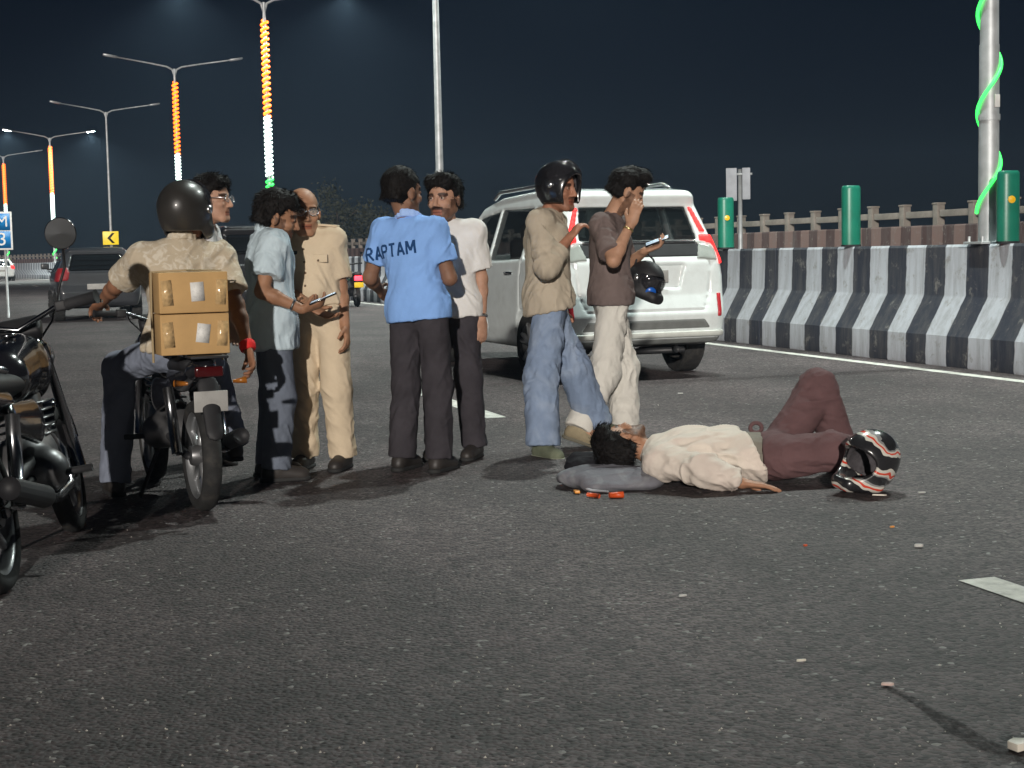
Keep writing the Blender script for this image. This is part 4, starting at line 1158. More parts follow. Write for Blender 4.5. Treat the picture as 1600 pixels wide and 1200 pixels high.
MB().box(c_ + f_ * 0.004, (0.085, 0.021, 0.007), M=M).build('name_plate', mat('plate_black', (0.01, 0.01, 0.012), 0.3), so, bevel=0.002)
for dx, dz in ((0.08, 0.67), (-0.08, 0.67)):
    c_, so = on_cloth(p_pol, lerp(J['pelvis'], J['neck'], dz) + r_ * dx, f_)
    MB().box(c_ + f_ * 0.002, (0.105, 0.045, 0.010), M=M).build('pocket_flap', KHAKI, so, bevel=0.004)
    MB().lathe([(0, 0), (0.007, 0), (0.006, 0.004), (0, 0.005)], n=10, M=M, c=c_ + f_ * 0.006 - u_ * 0.012).build('button', mat('brown_button', (0.12, 0.08, 0.05), 0.4), so)
for tz in (0.35, 0.5, 0.63, 0.78):
    c_, so = on_cloth(p_pol, lerp(J['pelvis'], J['neck'], tz), f_)
    MB().lathe([(0, 0), (0.007, 0), (0.006, 0.004), (0, 0.005)], n=10, M=M, c=c_ + f_ * 0.001).build('button', MATS['brown_button'], so)
for sg, sd in ((-1, 'L'), (1, 'R')):
    a = lerp(J['neck'], J['sh' + sd], 0.5) + u_ * 0.045; b = J['sh' + sd] + u_ * 0.064
    MM = Matrix((nrm(b - a), f_, nrm(np.cross(nrm(b - a), f_)))).transposed()
    MB().box(local(p_pol, (a + b) / 2 + u_ * 0.012), (0.13, 0.055, 0.012), M=MM).build('shoulder_strap', KHAKI, so, bevel=0.004)
def spectacles(body, hc, hf, HS=1.12, m=STEEL):
    r, f, u = frame(np.asarray(hf, float), A(0, 0, 1)); mb = MB()
    P = lambda x, y, z: local(body, hc + HS * (x * r + y * f + z * u))
    for sx in (-1, 1):
        mb.tube([P(sx * 0.032 + 0.024 * math.cos(w), 0.099, 0.003 + 0.017 * math.sin(w)) for w in np.linspace(0, 2 * math.pi, 17)], 0.0022, n=6)
        mb.tube([P(sx * 0.056, 0.098, 0.008), P(sx * 0.083, 0.07, 0.010), P(sx * 0.086, -0.01, 0.012)], 0.0022, n=6)
    mb.tube([P(-0.009, 0.101, 0.006), P(0, 0.105, 0.010), P(0.009, 0.101, 0.006)], 0.002, n=6)
    o = mb.build('spectacles', m, body)
    for sx in (-1, 1):
        MB().add([P(sx * 0.032 + 0.023 * math.cos(w), 0.099, 0.003 + 0.016 * math.sin(w)) for w in np.linspace(0, 2 * math.pi, 17)[:-1]], [tuple(range(16))]).build('lens', glass_mat('spectacle_lens', (0.9, 0.95, 0.95), 0.12), o)
    return o
spectacles(p_pol, J['head'], (0.34, -0.93, -0.05))
pol_hand = J['wrR']

# --- man in the pale blue shirt looking at a phone
tf = (0.93, 0.30, 0); S = 0.93
J = stand(424, 424, 432, 8.3, S, tf, hz=0.115)
J['head'] = at(433, 340, 8.3)
arm(J, 'R', at(401, 492, 8.05), at(470, 482, 8.1), S)
arm(J, 'L', at(440, 480, 8.55), at(482, 478, 8.5), S)
PALEB = cloth('pale_blue_linen', (0.47, 0.565, 0.62), var=0.06)
p_pale = person('man in a pale blue short sleeved shirt looking down at a phone', J, tf, (0.90, 0.12, -0.22), hu=(0.2, 0, 1), S=S, skin=(0.30, 0.155, 0.09),
                shirt=dict(mat=PALEB, hem=-0.33, collar=True, g=0.020, sleeve=0.68, flare=0.022, wide=0.022, amp=0.017), pants=dict(mat=cloth('slate_trousers', (0.13, 0.15, 0.19)), g=0.016), shoes=SHOE_D, hair='thick', beard=0.75,
                hands={'R': dict(n=A(0, 0.5, 0.85), curl=0.5, d=A(0.9, 0.1, 0.25)), 'L': dict(n=A(0, -0.3, 0.9), curl=0.4)})
ring_part('bracelet', p_pale, lerp(J['elR'], J['wrR'], 0.75), J['wrR'] - J['elR'], 0.034, 0.003, STEEL)
PHONE = mat('phone_black', (0.01, 0.01, 0.012), 0.12, spec=0.6)
SCREEN = emis('phone_screen', (0.55, 0.70, 0.85), 0.35)
def phone(label, c, d, n):
    """phone lying along d, screen facing n"""
    d = nrm(d); n = nrm(n - np.dot(n, d) * d); s_ = np.cross(d, n)
    o = empty('phone', tuple(c)); tag(o, label, 'phone')
    M = Matrix((s_, d, n)).transposed()
    MB().box((0, 0, 0), (0.073, 0.155, 0.009), M=M).build('case', PHONE, o, bevel=0.003)
    MB().box(n * 0.0050, (0.066, 0.146, 0.0012), M=M).build('screen', SCREEN, o)
    return o
ph = J['wrR'] + A(0.105, 0.01, 0.055)
phone('phone held by the man in the pale blue shirt', ph, A(0.92, 0.1, 0.36), A(-0.45, -0.1, 0.88))

# --- spectacled man behind the rider
tf = (0.95, 0.05, 0); S = 0.985
J = stand(322, 322, 328, 9.0, S, tf)
J['head'] = at(331, 313, 8.98)
arm(J, 'R', at(346, 450, 8.85), at(372, 520, 8.85), S)
arm(J, 'L', at(350, 450, 9.2), at(365, 520, 9.2), S)
p_spec = person('thick haired man in spectacles and white T-shirt standing behind the helmeted rider', J, tf, (0.94, -0.22, 0.02), S=S, skin=(0.42, 0.24, 0.165),
                shirt=dict(mat=cloth('white_jersey', (0.62, 0.60, 0.60)), hem=-0.16, g=0.016, sleeve=0.72), pants=dict(mat=DARKT), shoes=SHOE_D, hair='thick')
spectacles(p_spec, J['head'], (0.94, -0.22, 0.02))

# --- man in jeans and black open helmet, hand on the other's shoulder
tf = (0.97, 0.18, 0); S = 1.0
J = stand(857, 858, 868, 9.15, S, tf, hz=0.125)
J['head'] = at(872, 296, 9.14)
J['shR'] = J['neck'] + A(-0.045, -0.165, -0.05); J['shL'] = J['neck'] + A(0.04, 0.17, -0.05)
arm(J, 'R', at(852, 402, 8.90), at(905, 352, 9.05), S)
arm(J, 'L', at(872, 440, 9.4), at(880, 520, 9.42), S)
leg(J, 'R', at(846, 590, 9.08), at(848, 690, 9.02), S); leg(J, 'L', at(902, 585, 9.3), at(932, 668, 9.42), S)
BEIGE = cloth('beige_knit', (0.42, 0.36, 0.28), var=0.08)
JEANS = cloth('washed_denim', (0.20, 0.26, 0.37), var=0.14, pat=((0.34, 0.40, 0.50), 4.5, 0.45, 0.75, 0.7))
p_jean = person('man in a beige long sleeved top, washed jeans and open black helmet', J, tf, (0.82, -0.55, -0.02), S=S, skin=(0.34, 0.16, 0.10),
                shirt=dict(mat=BEIGE, hem=-0.16, g=0.020, sleeve=1.62, wide=0.016, amp=0.018, tilt=(0.2, 0, 0)), pants=dict(mat=JEANS, g=0.020, knee=0.082, cuff=0.086, len=1.0, amp=0.017), shoes=SHOE_G, hair='crew', beard=0.35,
                feet={'R': A(0.55, -0.8, 0), 'L': A(0.9, 0.3, 0)}, hands={'R': dict(curl=0.4, n=A(0.5, 0.4, -0.7)), 'L': dict(curl=0.5)})
helmet('helmet', p_jean, J['head'] + A(0.012, -0.006, 0.012), (0.82, -0.55, 0.10), (0, 0, 1), BLACKP, A(*p_jean['_o']), sc=1.0, visor='up', opening=2.0)

# --- man in the brown T-shirt and white trousers, hand to his face
tf = (0.93, 0.12, 0); S = 0.985
J = stand(955, 952, 976, 9.55, S, tf, hz=0.12)
J['neck'] += A(0.012, 0, 0.0); J['shR'] = J['neck'] + A(-0.055, -0.16, -0.055); J['shL'] = J['neck'] + A(0.06, 0.165, -0.05)
J['head'] = at(979, 299, 9.53)
J['elR'] = J['shR'] + nrm(at(957, 402, 9.22) - J['shR']) * 0.285; J['wrR'] = J['elR'] + nrm(at(994, 332, 9.30) - J['elR']) * 0.25
arm(J, 'L', at(978, 415, 9.82), at(1008, 392, 9.62), S)
leg(J, 'R', at(944, 590, 9.48), at(905, 668, 9.35), S); leg(J, 'L', at(978, 590, 9.62), at(976, 690, 9.62), S)
BROWN = cloth('brown_marl', (0.150, 0.115, 0.108), var=0.10)
CREAM = cloth('off_white_chino', (0.60, 0.58, 0.53), var=0.06)
p_brown = person('man in a brown T-shirt and white trousers raising a hand to his face', J, tf, (0.84, 0.10, -0.42), hu=(0.4, 0, 1), S=S, skin=(0.40, 0.225, 0.145),
                 shirt=dict(mat=BROWN, hem=-0.10, g=0.016, sleeve=0.80, wide=0.010), pants=dict(mat=CREAM, g=0.018, knee=0.078, cuff=0.074, amp=0.015), shoes=SHOE_T, hair='quiff', beard=0.7,
                 feet={'R': A(0.85, -0.4, -0.25), 'L': A(0.25, 0.95, 0)}, hands={'R': dict(n=A(0.3, 0.9, 0.1), curl=0.35, d=A(0.36, -0.02, 1)), 'L': dict(n=A(0.0, -0.2, 1), curl=0.55, d=A(0.9, -0.2, 0.3))})
ring_part('bracelet', p_brown, lerp(J['elR'], J['wrR'], 0.86), J['wrR'] - J['elR'], 0.031, 0.003, mat('brass', (0, 0, 0)))
phone('phone held low by the man in the brown T-shirt', J['wrL'] + A(0.075, -0.02, 0.060), A(0.9, -0.15, 0.32), A(-0.3, -0.2, 0.9))
# helmet hung from his far forearm
hc2 = lerp(J['elL'], J['wrL'], 0.75) + A(0.03, -0.02, -0.17)
hm2 = helmet('carried_helmet', None, hc2, (0.62, -0.72, -0.25), (0.2, 0.1, 1), BLACKM, hc2, sc=0.84, visor='down', opening=1.0)
tag(hm2, 'dark grey helmet hanging from the arm of the man in brown', 'helmet')
MB().tube([local({'_o': hc2}, hc2 + A(-0.08, 0.02, 0.06)), A(-0.05, 0.02, 0.15), A(0.0, 0.02, 0.19), A(0.05, 0.02, 0.14), A(0.08, 0.02, 0.06)], 0.007, n=6).build('strap', BLK, hm2)
MB().lathe([(0, 0), (0.035, 0), (0.033, 0.004), (0, 0.006)], n=20, M=Vector((0.1, -0.95, -0.3)).to_track_quat('Z', 'Y').to_matrix(), c=(0.02, -0.112, -0.064)).build('badge', mat('blue_badge', (0.01, 0.10, 0.45), 0.3), hm2)

# --- helmeted rider on the motorcycle, seen from behind
BIKE_A = A(-1.60, 7.78)                 # middle of the rider's motorcycle on the ground
HA = R(24)                              # its heading, turned left of straight ahead
fa = A(-math.sin(HA), math.cos(HA), 0); ra = A(math.cos(HA), math.sin(HA), 0)
S = 0.97
hips = at(283, 540, 7.62); hips[2] = 0.775
J = dict(pelvis=hips, neck=at(284, 380, 7.66), head=at(290, 336, 7.66))
J['shL'] = at(222, 405, 7.60); J['shR'] = at(345, 402, 7.74)
gripL = hips + fa * 0.66 - ra * 0.36; gripL[2] = 0.94
arm(J, 'L', at(176, 455, 7.75), gripL, S); J['elL'] = J['shL'] + nrm(at(176, 452, 7.78) - J['shL']) * 0.27; J['wrL'] = J['elL'] + nrm(at(150, 482, 8.02) - J['elL']) * 0.25
arm(J, 'R', at(372, 485, 7.62), at(396, 575, 7.50), S)
for sd, sg in (('L', -1), ('R', 1)):
    J['hip' + sd] = hips + ra * sg * 0.09 - A(0, 0, 0.03)
leg(J, 'L', hips + fa * 0.36 - ra * 0.24 - A(0, 0, 0.12), hips + fa * 0.30 - ra * 0.32 - A(0, 0, 0.70), S)
leg(J, 'R', hips + fa * 0.36 + ra * 0.24 - A(0, 0, 0.17), hips + fa * 0.22 + ra * 0.30 - A(0, 0, 0.56), S)
J['anL'][2] = 0.085
SAND = cloth('sand_print_cotton', (0.46, 0.39, 0.29), var=0.06, pat=((0.60, 0.55, 0.46), 24, 0.48, 0.62, 0.8))
p_ride = person('rider in a sand coloured shirt and black helmet sitting astride, seen from behind', J, fa, (0.12, 0.99, 0.0), S=S, skin=(0.25, 0.12, 0.07),
                shirt=dict(mat=SAND, hem=-0.06, collar=True, g=0.018, sleeve=0.74, flare=0.022, wide=0.014, amp=0.018, freq=10), pants=dict(mat=cloth('grey_denim', (0.17, 0.19, 0.24)), g=0.014), shoes=SHOE_D, hair='crew',
                hands={'L': dict(curl=0.75, n=A(0.3, -0.5, -0.8)), 'R': dict(curl=0.5)}, group=None, feet={'L': A(-0.4, 0.9, 0), 'R': A(-0.4, 0.9, 0)})
helmet('helmet', p_ride, J['head'] + A(0, -0.01, 0.012), (0.30, 0.95, 0.0), (0, 0, 1), mat('black_satin_shell', (0.030, 0.028, 0.026), 0.36, var=0.2, vs=5, coat=0.25), A(*p_ride['_o']), sc=1.02, visor='up', opening=1.0)
ring_part('red_thread', p_ride, lerp(J['elR'], J['wrR'], 0.93), J['wrR'] - J['elR'], 0.032, 0.010, cloth('red_cotton', (0.62, 0.03, 0.03)), flat=1.2)
rider_J = J

# --- man lying on his back on the road
J = dict(pelvis=at(1208, 722, 7.82), neck=at(1012, 712, 7.88), head=at(972, 703, 7.90))
J['pelvis'][2] = 0.135; J['neck'][2] = 0.155; J['head'][2] = 0.20
J['shR'] = at(1032, 716, 7.68); J['shL'] = at(1036, 690, 8.04)
J['shR'][2] = 0.135; J['shL'][2] = 0.14
J['elR'] = at(1098, 735, 7.52); J['elR'][2] = 0.115
J['wrR'] = at(1160, 756, 7.50); J['wrR'][2] = 0.045
J['elL'] = at(1100, 690, 8.18); J['elL'][2] = 0.08
J['wrL'] = at(1165, 690, 8.16); J['wrL'][2] = 0.07
J['hipR'] = J['pelvis'] + A(0.05, -0.09, 0.0); J['hipL'] = J['pelvis'] + A(0.05, 0.09, 0.02)
J['knL'] = at(1277, 606, 8.05); J['anL'] = at(1318, 694, 8.12); J['anL'][2] = 0.09
J['knR'] = at(1298, 728, 7.78); J['knR'][2] = 0.16; J['anR'] = at(1372, 716, 8.10); J['anR'][2] = 0.075
KURTA = cloth('cream_pink_cotton', (0.64, 0.57, 0.50), var=0.06, pat=((0.60, 0.46, 0.42), 3.0, 0.45, 0.75, 0.35))
MAROON = cloth('maroon_cotton', (0.122, 0.068, 0.070), var=0.15)
p_lie = person('injured man in a cream shirt and maroon trousers lying on his back on the road', J, (0.02, 0.06, 1), (-0.10, 0.62, 0.78), hu=(-1, 0, 0.08), S=1.07, skin=(0.36, 0.185, 0.11),
               shirt=dict(mat=KURTA, hem=0.18, g=0.020, sleeve=1.86, wide=0.008, amp=0.030, freq=9, tilt=(0, 0.25, 0.40)), pants=dict(mat=MAROON, g=0.022, waist=0.10, len=0.92, knee=0.072, cuff=0.058, amp=0.012), shoes=SHOE_D, hair='thick', beard=0.8,
               floor=True, feet={'L': A(0.9, -0.2, 0), 'R': A(0.35, 0.9, 0.0)}, hands={'R': dict(n=A(0, -0.1, -1), curl=0.12, d=A(1, -0.08, -0.12), thumb=0.5), 'L': dict(n=A(0, 0, -1), curl=0.3)}, group=None)
# grey vest showing at his waist
Fv = Field(J['pelvis'] - 0.35, J['pelvis'] + 0.35, 0.007); Jp, Jn = J['pelvis'], J['neck']
rr_, ff_, uu_ = frame(A(0.02, 0.06, 1), nrm(Jn - Jp))
Fv.cone(lerp(Jp, Jn, 0.05), lerp(Jp, Jn, 0.5), 0.150, 0.150, 0.04, flat=(ff_, 0.78)); Fv.cut(lerp(Jp, Jn, 0.06), -uu_); Fv.cut(lerp(Jp, Jn, 0.45), uu_)
Vv, Qv = Fv.net(); Vv = wrinkle(Vv, Qv, 0.010, 14, uu_, 55)
_child('vest', Vv, Qv, cloth('grey_green_vest', (0.20, 0.185, 0.155)), p_lie, A(*p_lie['_o']))
tz = lerp(J['pelvis'], J['neck'], 0.16) + A(0.015, 0.05, 0.112); tk = [tz + A(0.030 * math.cos(w) + 0.01, 0, 0.024 + 0.026 * math.sin(w)) for w in np.linspace(-1.3, 5.0, 16)]
MB().tube([local(p_lie, p) for p in tk], 0.011, n=8).build('tie', MAROON, p_lie)
lie_J = J

# ------------------------------------------------------------------ vehicles
def sd_poly(px, py, poly):
    """signed distance to a closed polygon, on broadcastable arrays"""
    poly = np.asarray(poly, np.float32); n = len(poly)
    d = np.full(np.broadcast(px, py).shape, 1e9, np.float32); sgn = np.ones_like(d)
    for i in range(n):
        a, b = poly[i], poly[i - 1]
        ex, ey = b - a; wx, wy = px - a[0], py - a[1]
        t = np.clip((wx * ex + wy * ey) / (ex * ex + ey * ey + 1e-12), 0, 1)
        bx, by = wx - ex * t, wy - ey * t
        d = np.minimum(d, bx * bx + by * by)
        c1, c2, c3 = py >= a[1], py < b[1], ex * wy > ey * wx
        flip = (c1 & c2 & c3) | (~c1 & ~c2 & ~c3)
        sgn = np.where(flip, -sgn, sgn)
    return sgn * np.sqrt(d)
smax = lambda a, b, k: -smin(-a, -b, k)

TYRE = mat('tyre_rubber', (0.02, 0.02, 0.02), 0.85, var=0.3, vs=20, dirt=0.5, dirtc=(0.09, 0.08, 0.07))
ALLOY = mat('alloy', (0.34, 0.35, 0.36), 0.35, metal=0.7, dirt=0.4)
GLASS = glass_mat('car_glass', (0.012, 0.016, 0.018), 0.5)
GLASS_D = glass_mat('car_glass_dark', (0.010, 0.012, 0.014), 0.93)
TRIM = mat('dark_trim', (0.022, 0.023, 0.025), 0.45, var=0.15)
GREYTRIM = mat('grey_bumper_trim', (0.16, 0.17, 0.165), 0.5, var=0.15)
CHROME = mat('chrome', (0.7, 0.72, 0.72), 0.12, metal=1.0, var=0.03)
RED_ON = emis('tail_lamp_lit', (1.0, 0.022, 0.022), 1.7)
RED_DIM = emis('tail_lamp_dim', (0.20, 0.008, 0.012), 0.25)
RED_OFF = mat('tail_lamp_dark', (0.055, 0.005, 0.006), 0.15, coat=0.5)
REFL = mat('red_reflector', (0.45, 0.03, 0.04), 0.25)
PLATE = mat('number_plate', (0.34, 0.335, 0.32), 0.45, var=0.08, vs=10, dirt=0.4)
SEATM = cloth('car_seat', (0.09, 0.085, 0.08))
MPV = dict(L=4.42, prof=[(0.10, 0.33), (0.02, 0.42), (0.0, 0.60), (0.05, 0.78), (0.07, 1.08), (0.15, 1.25), (0.31, 1.62), (0.27, 1.70), (0.30, 1.755), (0.60, 1.785), (1.3, 1.80), (2.2, 1.77), (2.65, 1.69), (3.38, 1.17), (3.7, 1.09), (4.2, 0.97), (4.38, 0.80), (4.40, 0.45), (4.28, 0.30), (3.9, 0.27), (0.6, 0.27)],
           wz=([0.2, 0.45, 0.62, 0.95, 1.12, 1.70, 1.85], [0.80, 0.855, 0.875, 0.87, 0.845, 0.655, 0.60]), ax=(0.84, 3.52), wr=0.325,
           sidew=[[(0.42, 1.16), (0.52, 1.58), (1.02, 1.62), (1.02, 1.14)], [(1.09, 1.14), (1.09, 1.62), (1.98, 1.63), (1.98, 1.12)], [(2.06, 1.12), (2.06, 1.62), (2.62, 1.56), (3.16, 1.14)]],
           rearw=[(-0.60, 1.29), (-0.54, 1.60), (0.54, 1.60), (0.60, 1.29)], frontw=[(-0.66, 1.18), (-0.54, 1.64), (0.54, 1.64), (0.66, 1.18)])
HATCH = dict(L=3.95, prof=[(0.10, 0.30), (0.02, 0.38), (0.0, 0.58), (0.06, 0.74), (0.10, 0.98), (0.42, 1.40), (0.40, 1.44), (0.8, 1.485), (1.5, 1.50), (2.05, 1.44), (2.85, 1.02), (3.3, 0.93), (3.75, 0.83), (3.92, 0.68), (3.94, 0.40), (3.8, 0.26), (0.6, 0.25)],
             wz=([0.2, 0.45, 0.60, 0.85, 1.0, 1.45, 1.6], [0.77, 0.825, 0.85, 0.845, 0.81, 0.60, 0.55]), ax=(0.72, 3.22), wr=0.30,
             sidew=[[(0.62, 1.04), (0.75, 1.36), (1.45, 1.40), (1.45, 1.01)], [(1.52, 1.01), (1.52, 1.40), (2.02, 1.34), (2.62, 1.0)]],
             rearw=[(-0.58, 1.02), (-0.48, 1.34), (0.48, 1.34), (0.58, 1.02)], frontw=[(-0.64, 1.05), (-0.5, 1.38), (0.5, 1.38), (0.64, 1.05)])
def wheel(parent, x, y, r, sx):
    M = Matrix.Rotation(R(90) * sx, 3, 'Y')
    t = MB().lathe([(r - 0.11, -0.10), (r - 0.03, -0.105), (r - 0.004, -0.085), (r, -0.05), (r, 0.05), (r - 0.004, 0.085), (r - 0.03, 0.105), (r - 0.11, 0.10), (r - 0.11, -0.10)], n=32, M=M, c=(x, y, r)).build('wheel', TYRE, parent, smooth=R(40))
    MB().lathe([(r - 0.108, 0.09), (r - 0.13, 0.085), (r - 0.135, 0.03), (0.05, 0.025), (0.045, 0.05), (0, 0.05)], n=32, M=M, c=(x, y, r)).build('rim', TRIM, t, smooth=R(40))
    for i in range(5):
        a = 2 * math.pi * i / 5
        for da in (-0.16, 0.16):
            p0 = M @ Vector((0.03 * math.cos(a), 0.03 * math.sin(a), 0.06)); p1 = M @ Vector(((r - 0.115) * math.cos(a + da), (r - 0.115) * math.sin(a + da), 0.085))
            MB().tube([(x + p0.x, y + p0.y, r + p0.z), (x + p1.x, y + p1.y, r + p1.z)], [0.028, 0.022], n=6).build('spoke', ALLOY, t)
    return t
def car(name, label, spec, loc, yaw, paint, lit, vox=0.02, group=None, glass=GLASS_D, mpv=False, parts=True, cat='car'):
    o = empty(name, (loc[0], loc[1], 0), yaw); tag(o, label, cat, group)
    zt = max(p[1] for p in spec['prof'])
    F = Field((-0.98, -0.10, 0.16), (0.98, spec['L'] + 0.1, zt + 0.1), vox)
    X, Y, Z = F.grid()
    rd = 0.035
    prof = np.array(spec['prof']); c = prof.mean(0)
    dp = sd_poly(F.ax[1][:, None], F.ax[2][None, :], prof)[None] 
    Lc = spec['L']
    wy = np.interp(F.ax[1], [-0.1, 0.0, 0.06, 0.25, 0.8, 1.6, Lc - 1.0, Lc - 0.45, Lc - 0.15, Lc + 0.1], [0.82, 0.90, 0.945, 0.985, 1.0, 1.0, 0.99, 0.94, 0.84, 0.66])[None, :, None]
    wz = np.interp(F.ax[2], *spec['wz'])[None, None, :]
    dsd = (np.abs(X) - wy * wz) * 0.95
    body = smax(dp, dsd.astype(np.float32), 0.09)
    # shoulder line
    body0 = body.copy()
    for ay in spec['ax']:
        dc = np.sqrt((Y - ay) ** 2 + (Z - spec['wr']) ** 2) - (spec['wr'] + 0.06)
        dc = np.maximum(dc, 0.52 - np.abs(X))
        body = smax(body, -dc.astype(np.float32), 0.012)
    holes = []
    for pg in spec['sidew']: holes.append(('side_window', np.maximum(sd_poly(F.ax[1][:, None], F.ax[2][None, :], pg)[None], 0.30 - np.abs(X)), pg))
    holes.append(('rear_window', np.maximum(sd_poly(F.ax[0][:, None], F.ax[2][None, :], spec['rearw'])[:, None, :], Y - 1.0), None))
    holes.append(('windscreen', np.maximum(sd_poly(F.ax[0][:, None], F.ax[2][None, :], spec['frontw'])[:, None, :], Lc - 2.0 - Y), None))
    shell = np.maximum(body, -(body0 + 0.07))
    shell = np.where(Z < 0.95, body, shell)           # lower body solid, cabin hollow
    for nm, h, _ in holes: shell = np.maximum(shell, -h)
    if mpv:                                           # tailgate joint and bumper joint, plate recess
        def groove(d2, wd=0.011, dep=0.014):
            nonlocal shell
            shell = np.maximum(shell, -np.maximum(np.maximum(np.abs(d2) - wd, -(body0 + dep)), Y - 0.6))
        tg = sd_poly(F.ax[0][:, None], F.ax[2][None, :], [(-0.60, 0.64), (-0.66, 0.80), (-0.70, 1.14), (-0.64, 1.24), (0.64, 1.24), (0.70, 1.14), (0.66, 0.80), (0.60, 0.64)])[:, None, :]
        groove(tg)
        rec = sd_poly(F.ax[0][:, None], F.ax[2][None, :], [(-0.36, 0.84), (-0.42, 1.06), (0.42, 1.06), (0.36, 0.84)])[:, None, :]
        shell = smax(shell, -np.maximum(np.maximum(rec, -(body0 + 0.03)), Y - 0.6).astype(np.float32), 0.012)
    for xd in (1.05, 2.02):                           # door joints
        if xd < Lc - 1.2: shell = np.maximum(shell, -np.maximum(np.maximum(np.abs(Y - xd - 0.01) - 0.009, -(body0 + 0.014)), np.maximum(0.42 - Z, np.maximum(Z - 1.12, 0.5 - np.abs(X)))))
    F.v = np.ascontiguousarray(np.broadcast_to(shell, F.v.shape)).astype(np.float32)
    V, Q = F.net(); V = relax(V, Q, 1, 0.3)
    mesh_np('body', V, Q, paint, o)
    def piece(nm, reg, m, out=0.006, inn=0.03, par=o):
        F.v = np.ascontiguousarray(np.broadcast_to(np.maximum(np.maximum(body0 - out, -(body0 + inn)), reg), F.v.shape)).astype(np.float32)
        V_, Q_ = F.net()
        if len(Q_): return mesh_np(nm, relax(V_, Q_, 1, 0.3), Q_, m, par)
    for nm, h, pg in holes:
        if pg is not None:
            for sx in (-1, 1): piece(nm, np.maximum(h, -sx * X), glass, -0.004, 0.032)
        else: piece(nm, h, glass, -0.004, 0.032)
    rear = lambda pg, y1=0.7: np.maximum(sd_poly(F.ax[0][:, None], F.ax[2][None, :], pg)[:, None, :], Y - y1)
    lamp = RED_ON if lit else RED_DIM
    for sx in (-1, 1):
        fx = lambda pg: [(sx * a, b) for a, b in pg]
        if mpv:
            piece('tail_lamp', rear(fx([(0.555, 1.60), (0.60, 1.60), (0.70, 1.36), (0.635, 1.36)]), 0.9), lamp, 0.014, 0.02)
            piece('tail_lamp', rear(fx([(0.62, 1.345), (0.80, 1.33), (0.95, 1.24), (0.95, 1.06), (0.78, 1.06), (0.78, 1.20), (0.74, 1.25), (0.62, 1.28)]), 0.55), lamp, 0.014, 0.02)
            piece('clear_lamp', rear(fx([(0.60, 1.265), (0.735, 1.235), (0.765, 1.19), (0.765, 1.09), (0.55, 1.11)]), 0.5), mat('clear_lamp', (0.30, 0.33, 0.31), 0.15), 0.012, 0.02)
            piece('reflector', rear(fx([(0.72, 0.57), (0.735, 0.79), (0.785, 0.79), (0.77, 0.57)]), 0.5), REFL, 0.012, 0.02)
        else:
            piece('tail_lamp', rear(fx([(0.56, 0.98), (0.60, 1.10), (0.9, 1.08), (0.9, 0.80), (0.60, 0.82)]), 0.45), lamp, 0.014, 0.02)
        piece('head_lamp', np.maximum(sd_poly(F.ax[0][:, None], F.ax[2][None, :], fx([(0.42, 0.74), (0.9, 0.80), (0.9, 0.95), (0.5, 0.88)]))[:, None, :], Lc - 0.75 - Y), mat('head_lamp_glass', (0.5, 0.52, 0.52), 0.1), 0.012, 0.02)
        # door mirror
        my = spec['sidew'][-1][2][0] + 0.22; mz = spec['sidew'][-1][0][1] + 0.05
        MB().box((sx * (0.90 + 0.05), my, mz + 0.06), (0.17, 0.09, 0.13)).build('door_mirror', paint, o, bevel=0.03)
        MB().box((sx * 0.86, my, mz - 0.01), (0.10, 0.05, 0.04)).build('mirror_arm', TRIM, o, bevel=0.01)
        for ay in spec['ax']: wheel(o, sx * 0.765, ay, spec['wr'], sx)
        for dy in (1.20, 2.15):
            if dy < Lc - 1.5: MB().tube([(sx * 0.862, dy + 0.05, 1.0), (sx * 0.885, dy + 0.08, 1.005), (sx * 0.885, dy + 0.2, 1.005), (sx * 0.862, dy + 0.23, 1.0)], 0.014, n=6).build('door_handle', CHROME if mpv else paint, o)
    if mpv:
        piece('black_band', rear([(-0.62, 1.125), (-0.60, 1.272), (0.60, 1.272), (0.62, 1.125)], 0.5), TRIM, 0.004, 0.03)
        piece('chrome_strip', rear([(-0.58, 1.262), (-0.58, 1.288), (0.58, 1.288), (0.58, 1.262)], 0.5), CHROME, 0.016, 0.02)
        piece('bumper_insert', rear([(-0.66, 0.46), (-0.60, 0.56), (0.60, 0.56), (0.66, 0.46)], 0.4), GREYTRIM, 0.005, 0.03)
        piece('bumper_strip', rear([(-0.82, 0.385), (-0.80, 0.445), (0.80, 0.445), (0.82, 0.385)], 0.3), mat('bumper_white', (0.62, 0.65, 0.61), 0.3), 0.022, 0.02)
        piece('under_bumper', rear([(-0.80, 0.27), (-0.84, 0.38), (0.84, 0.38), (0.80, 0.27)], 0.4), GREYTRIM, 0.004, 0.04)
        MB().box((0, 0.052, 0.955), (0.48, 0.012, 0.115)).build('number_plate', PLATE, o, bevel=0.004)
        MB().tube([(-0.45, 0.18, 0.26), (0.45, 0.18, 0.26)], 0.03, n=8).build('tow_bar', TRIM, o)
        MB().tube([(-0.62, 0.84, 0.33), (0.62, 0.84, 0.33)], 0.05, n=10).build('rear_axle', TRIM, o)
        MB().tube([(0.35, 0.12, 0.27), (0.35, 0.9, 0.24)], 0.035, n=10).build('exhaust', TRIM, o)
        for sx in (-1, 1):
            MB().tube([(sx * 0.60, 0.75, 1.79), (sx * 0.61, 0.9, 1.84), (sx * 0.62, 2.2, 1.82), (sx * 0.61, 2.4, 1.76)], 0.02, n=8).build('roof_rail', STEEL, o)
    else:
        MB().box((0, 0.03, 0.70), (0.48, 0.02, 0.11)).build('number_plate', PLATE, o, bevel=0.004)
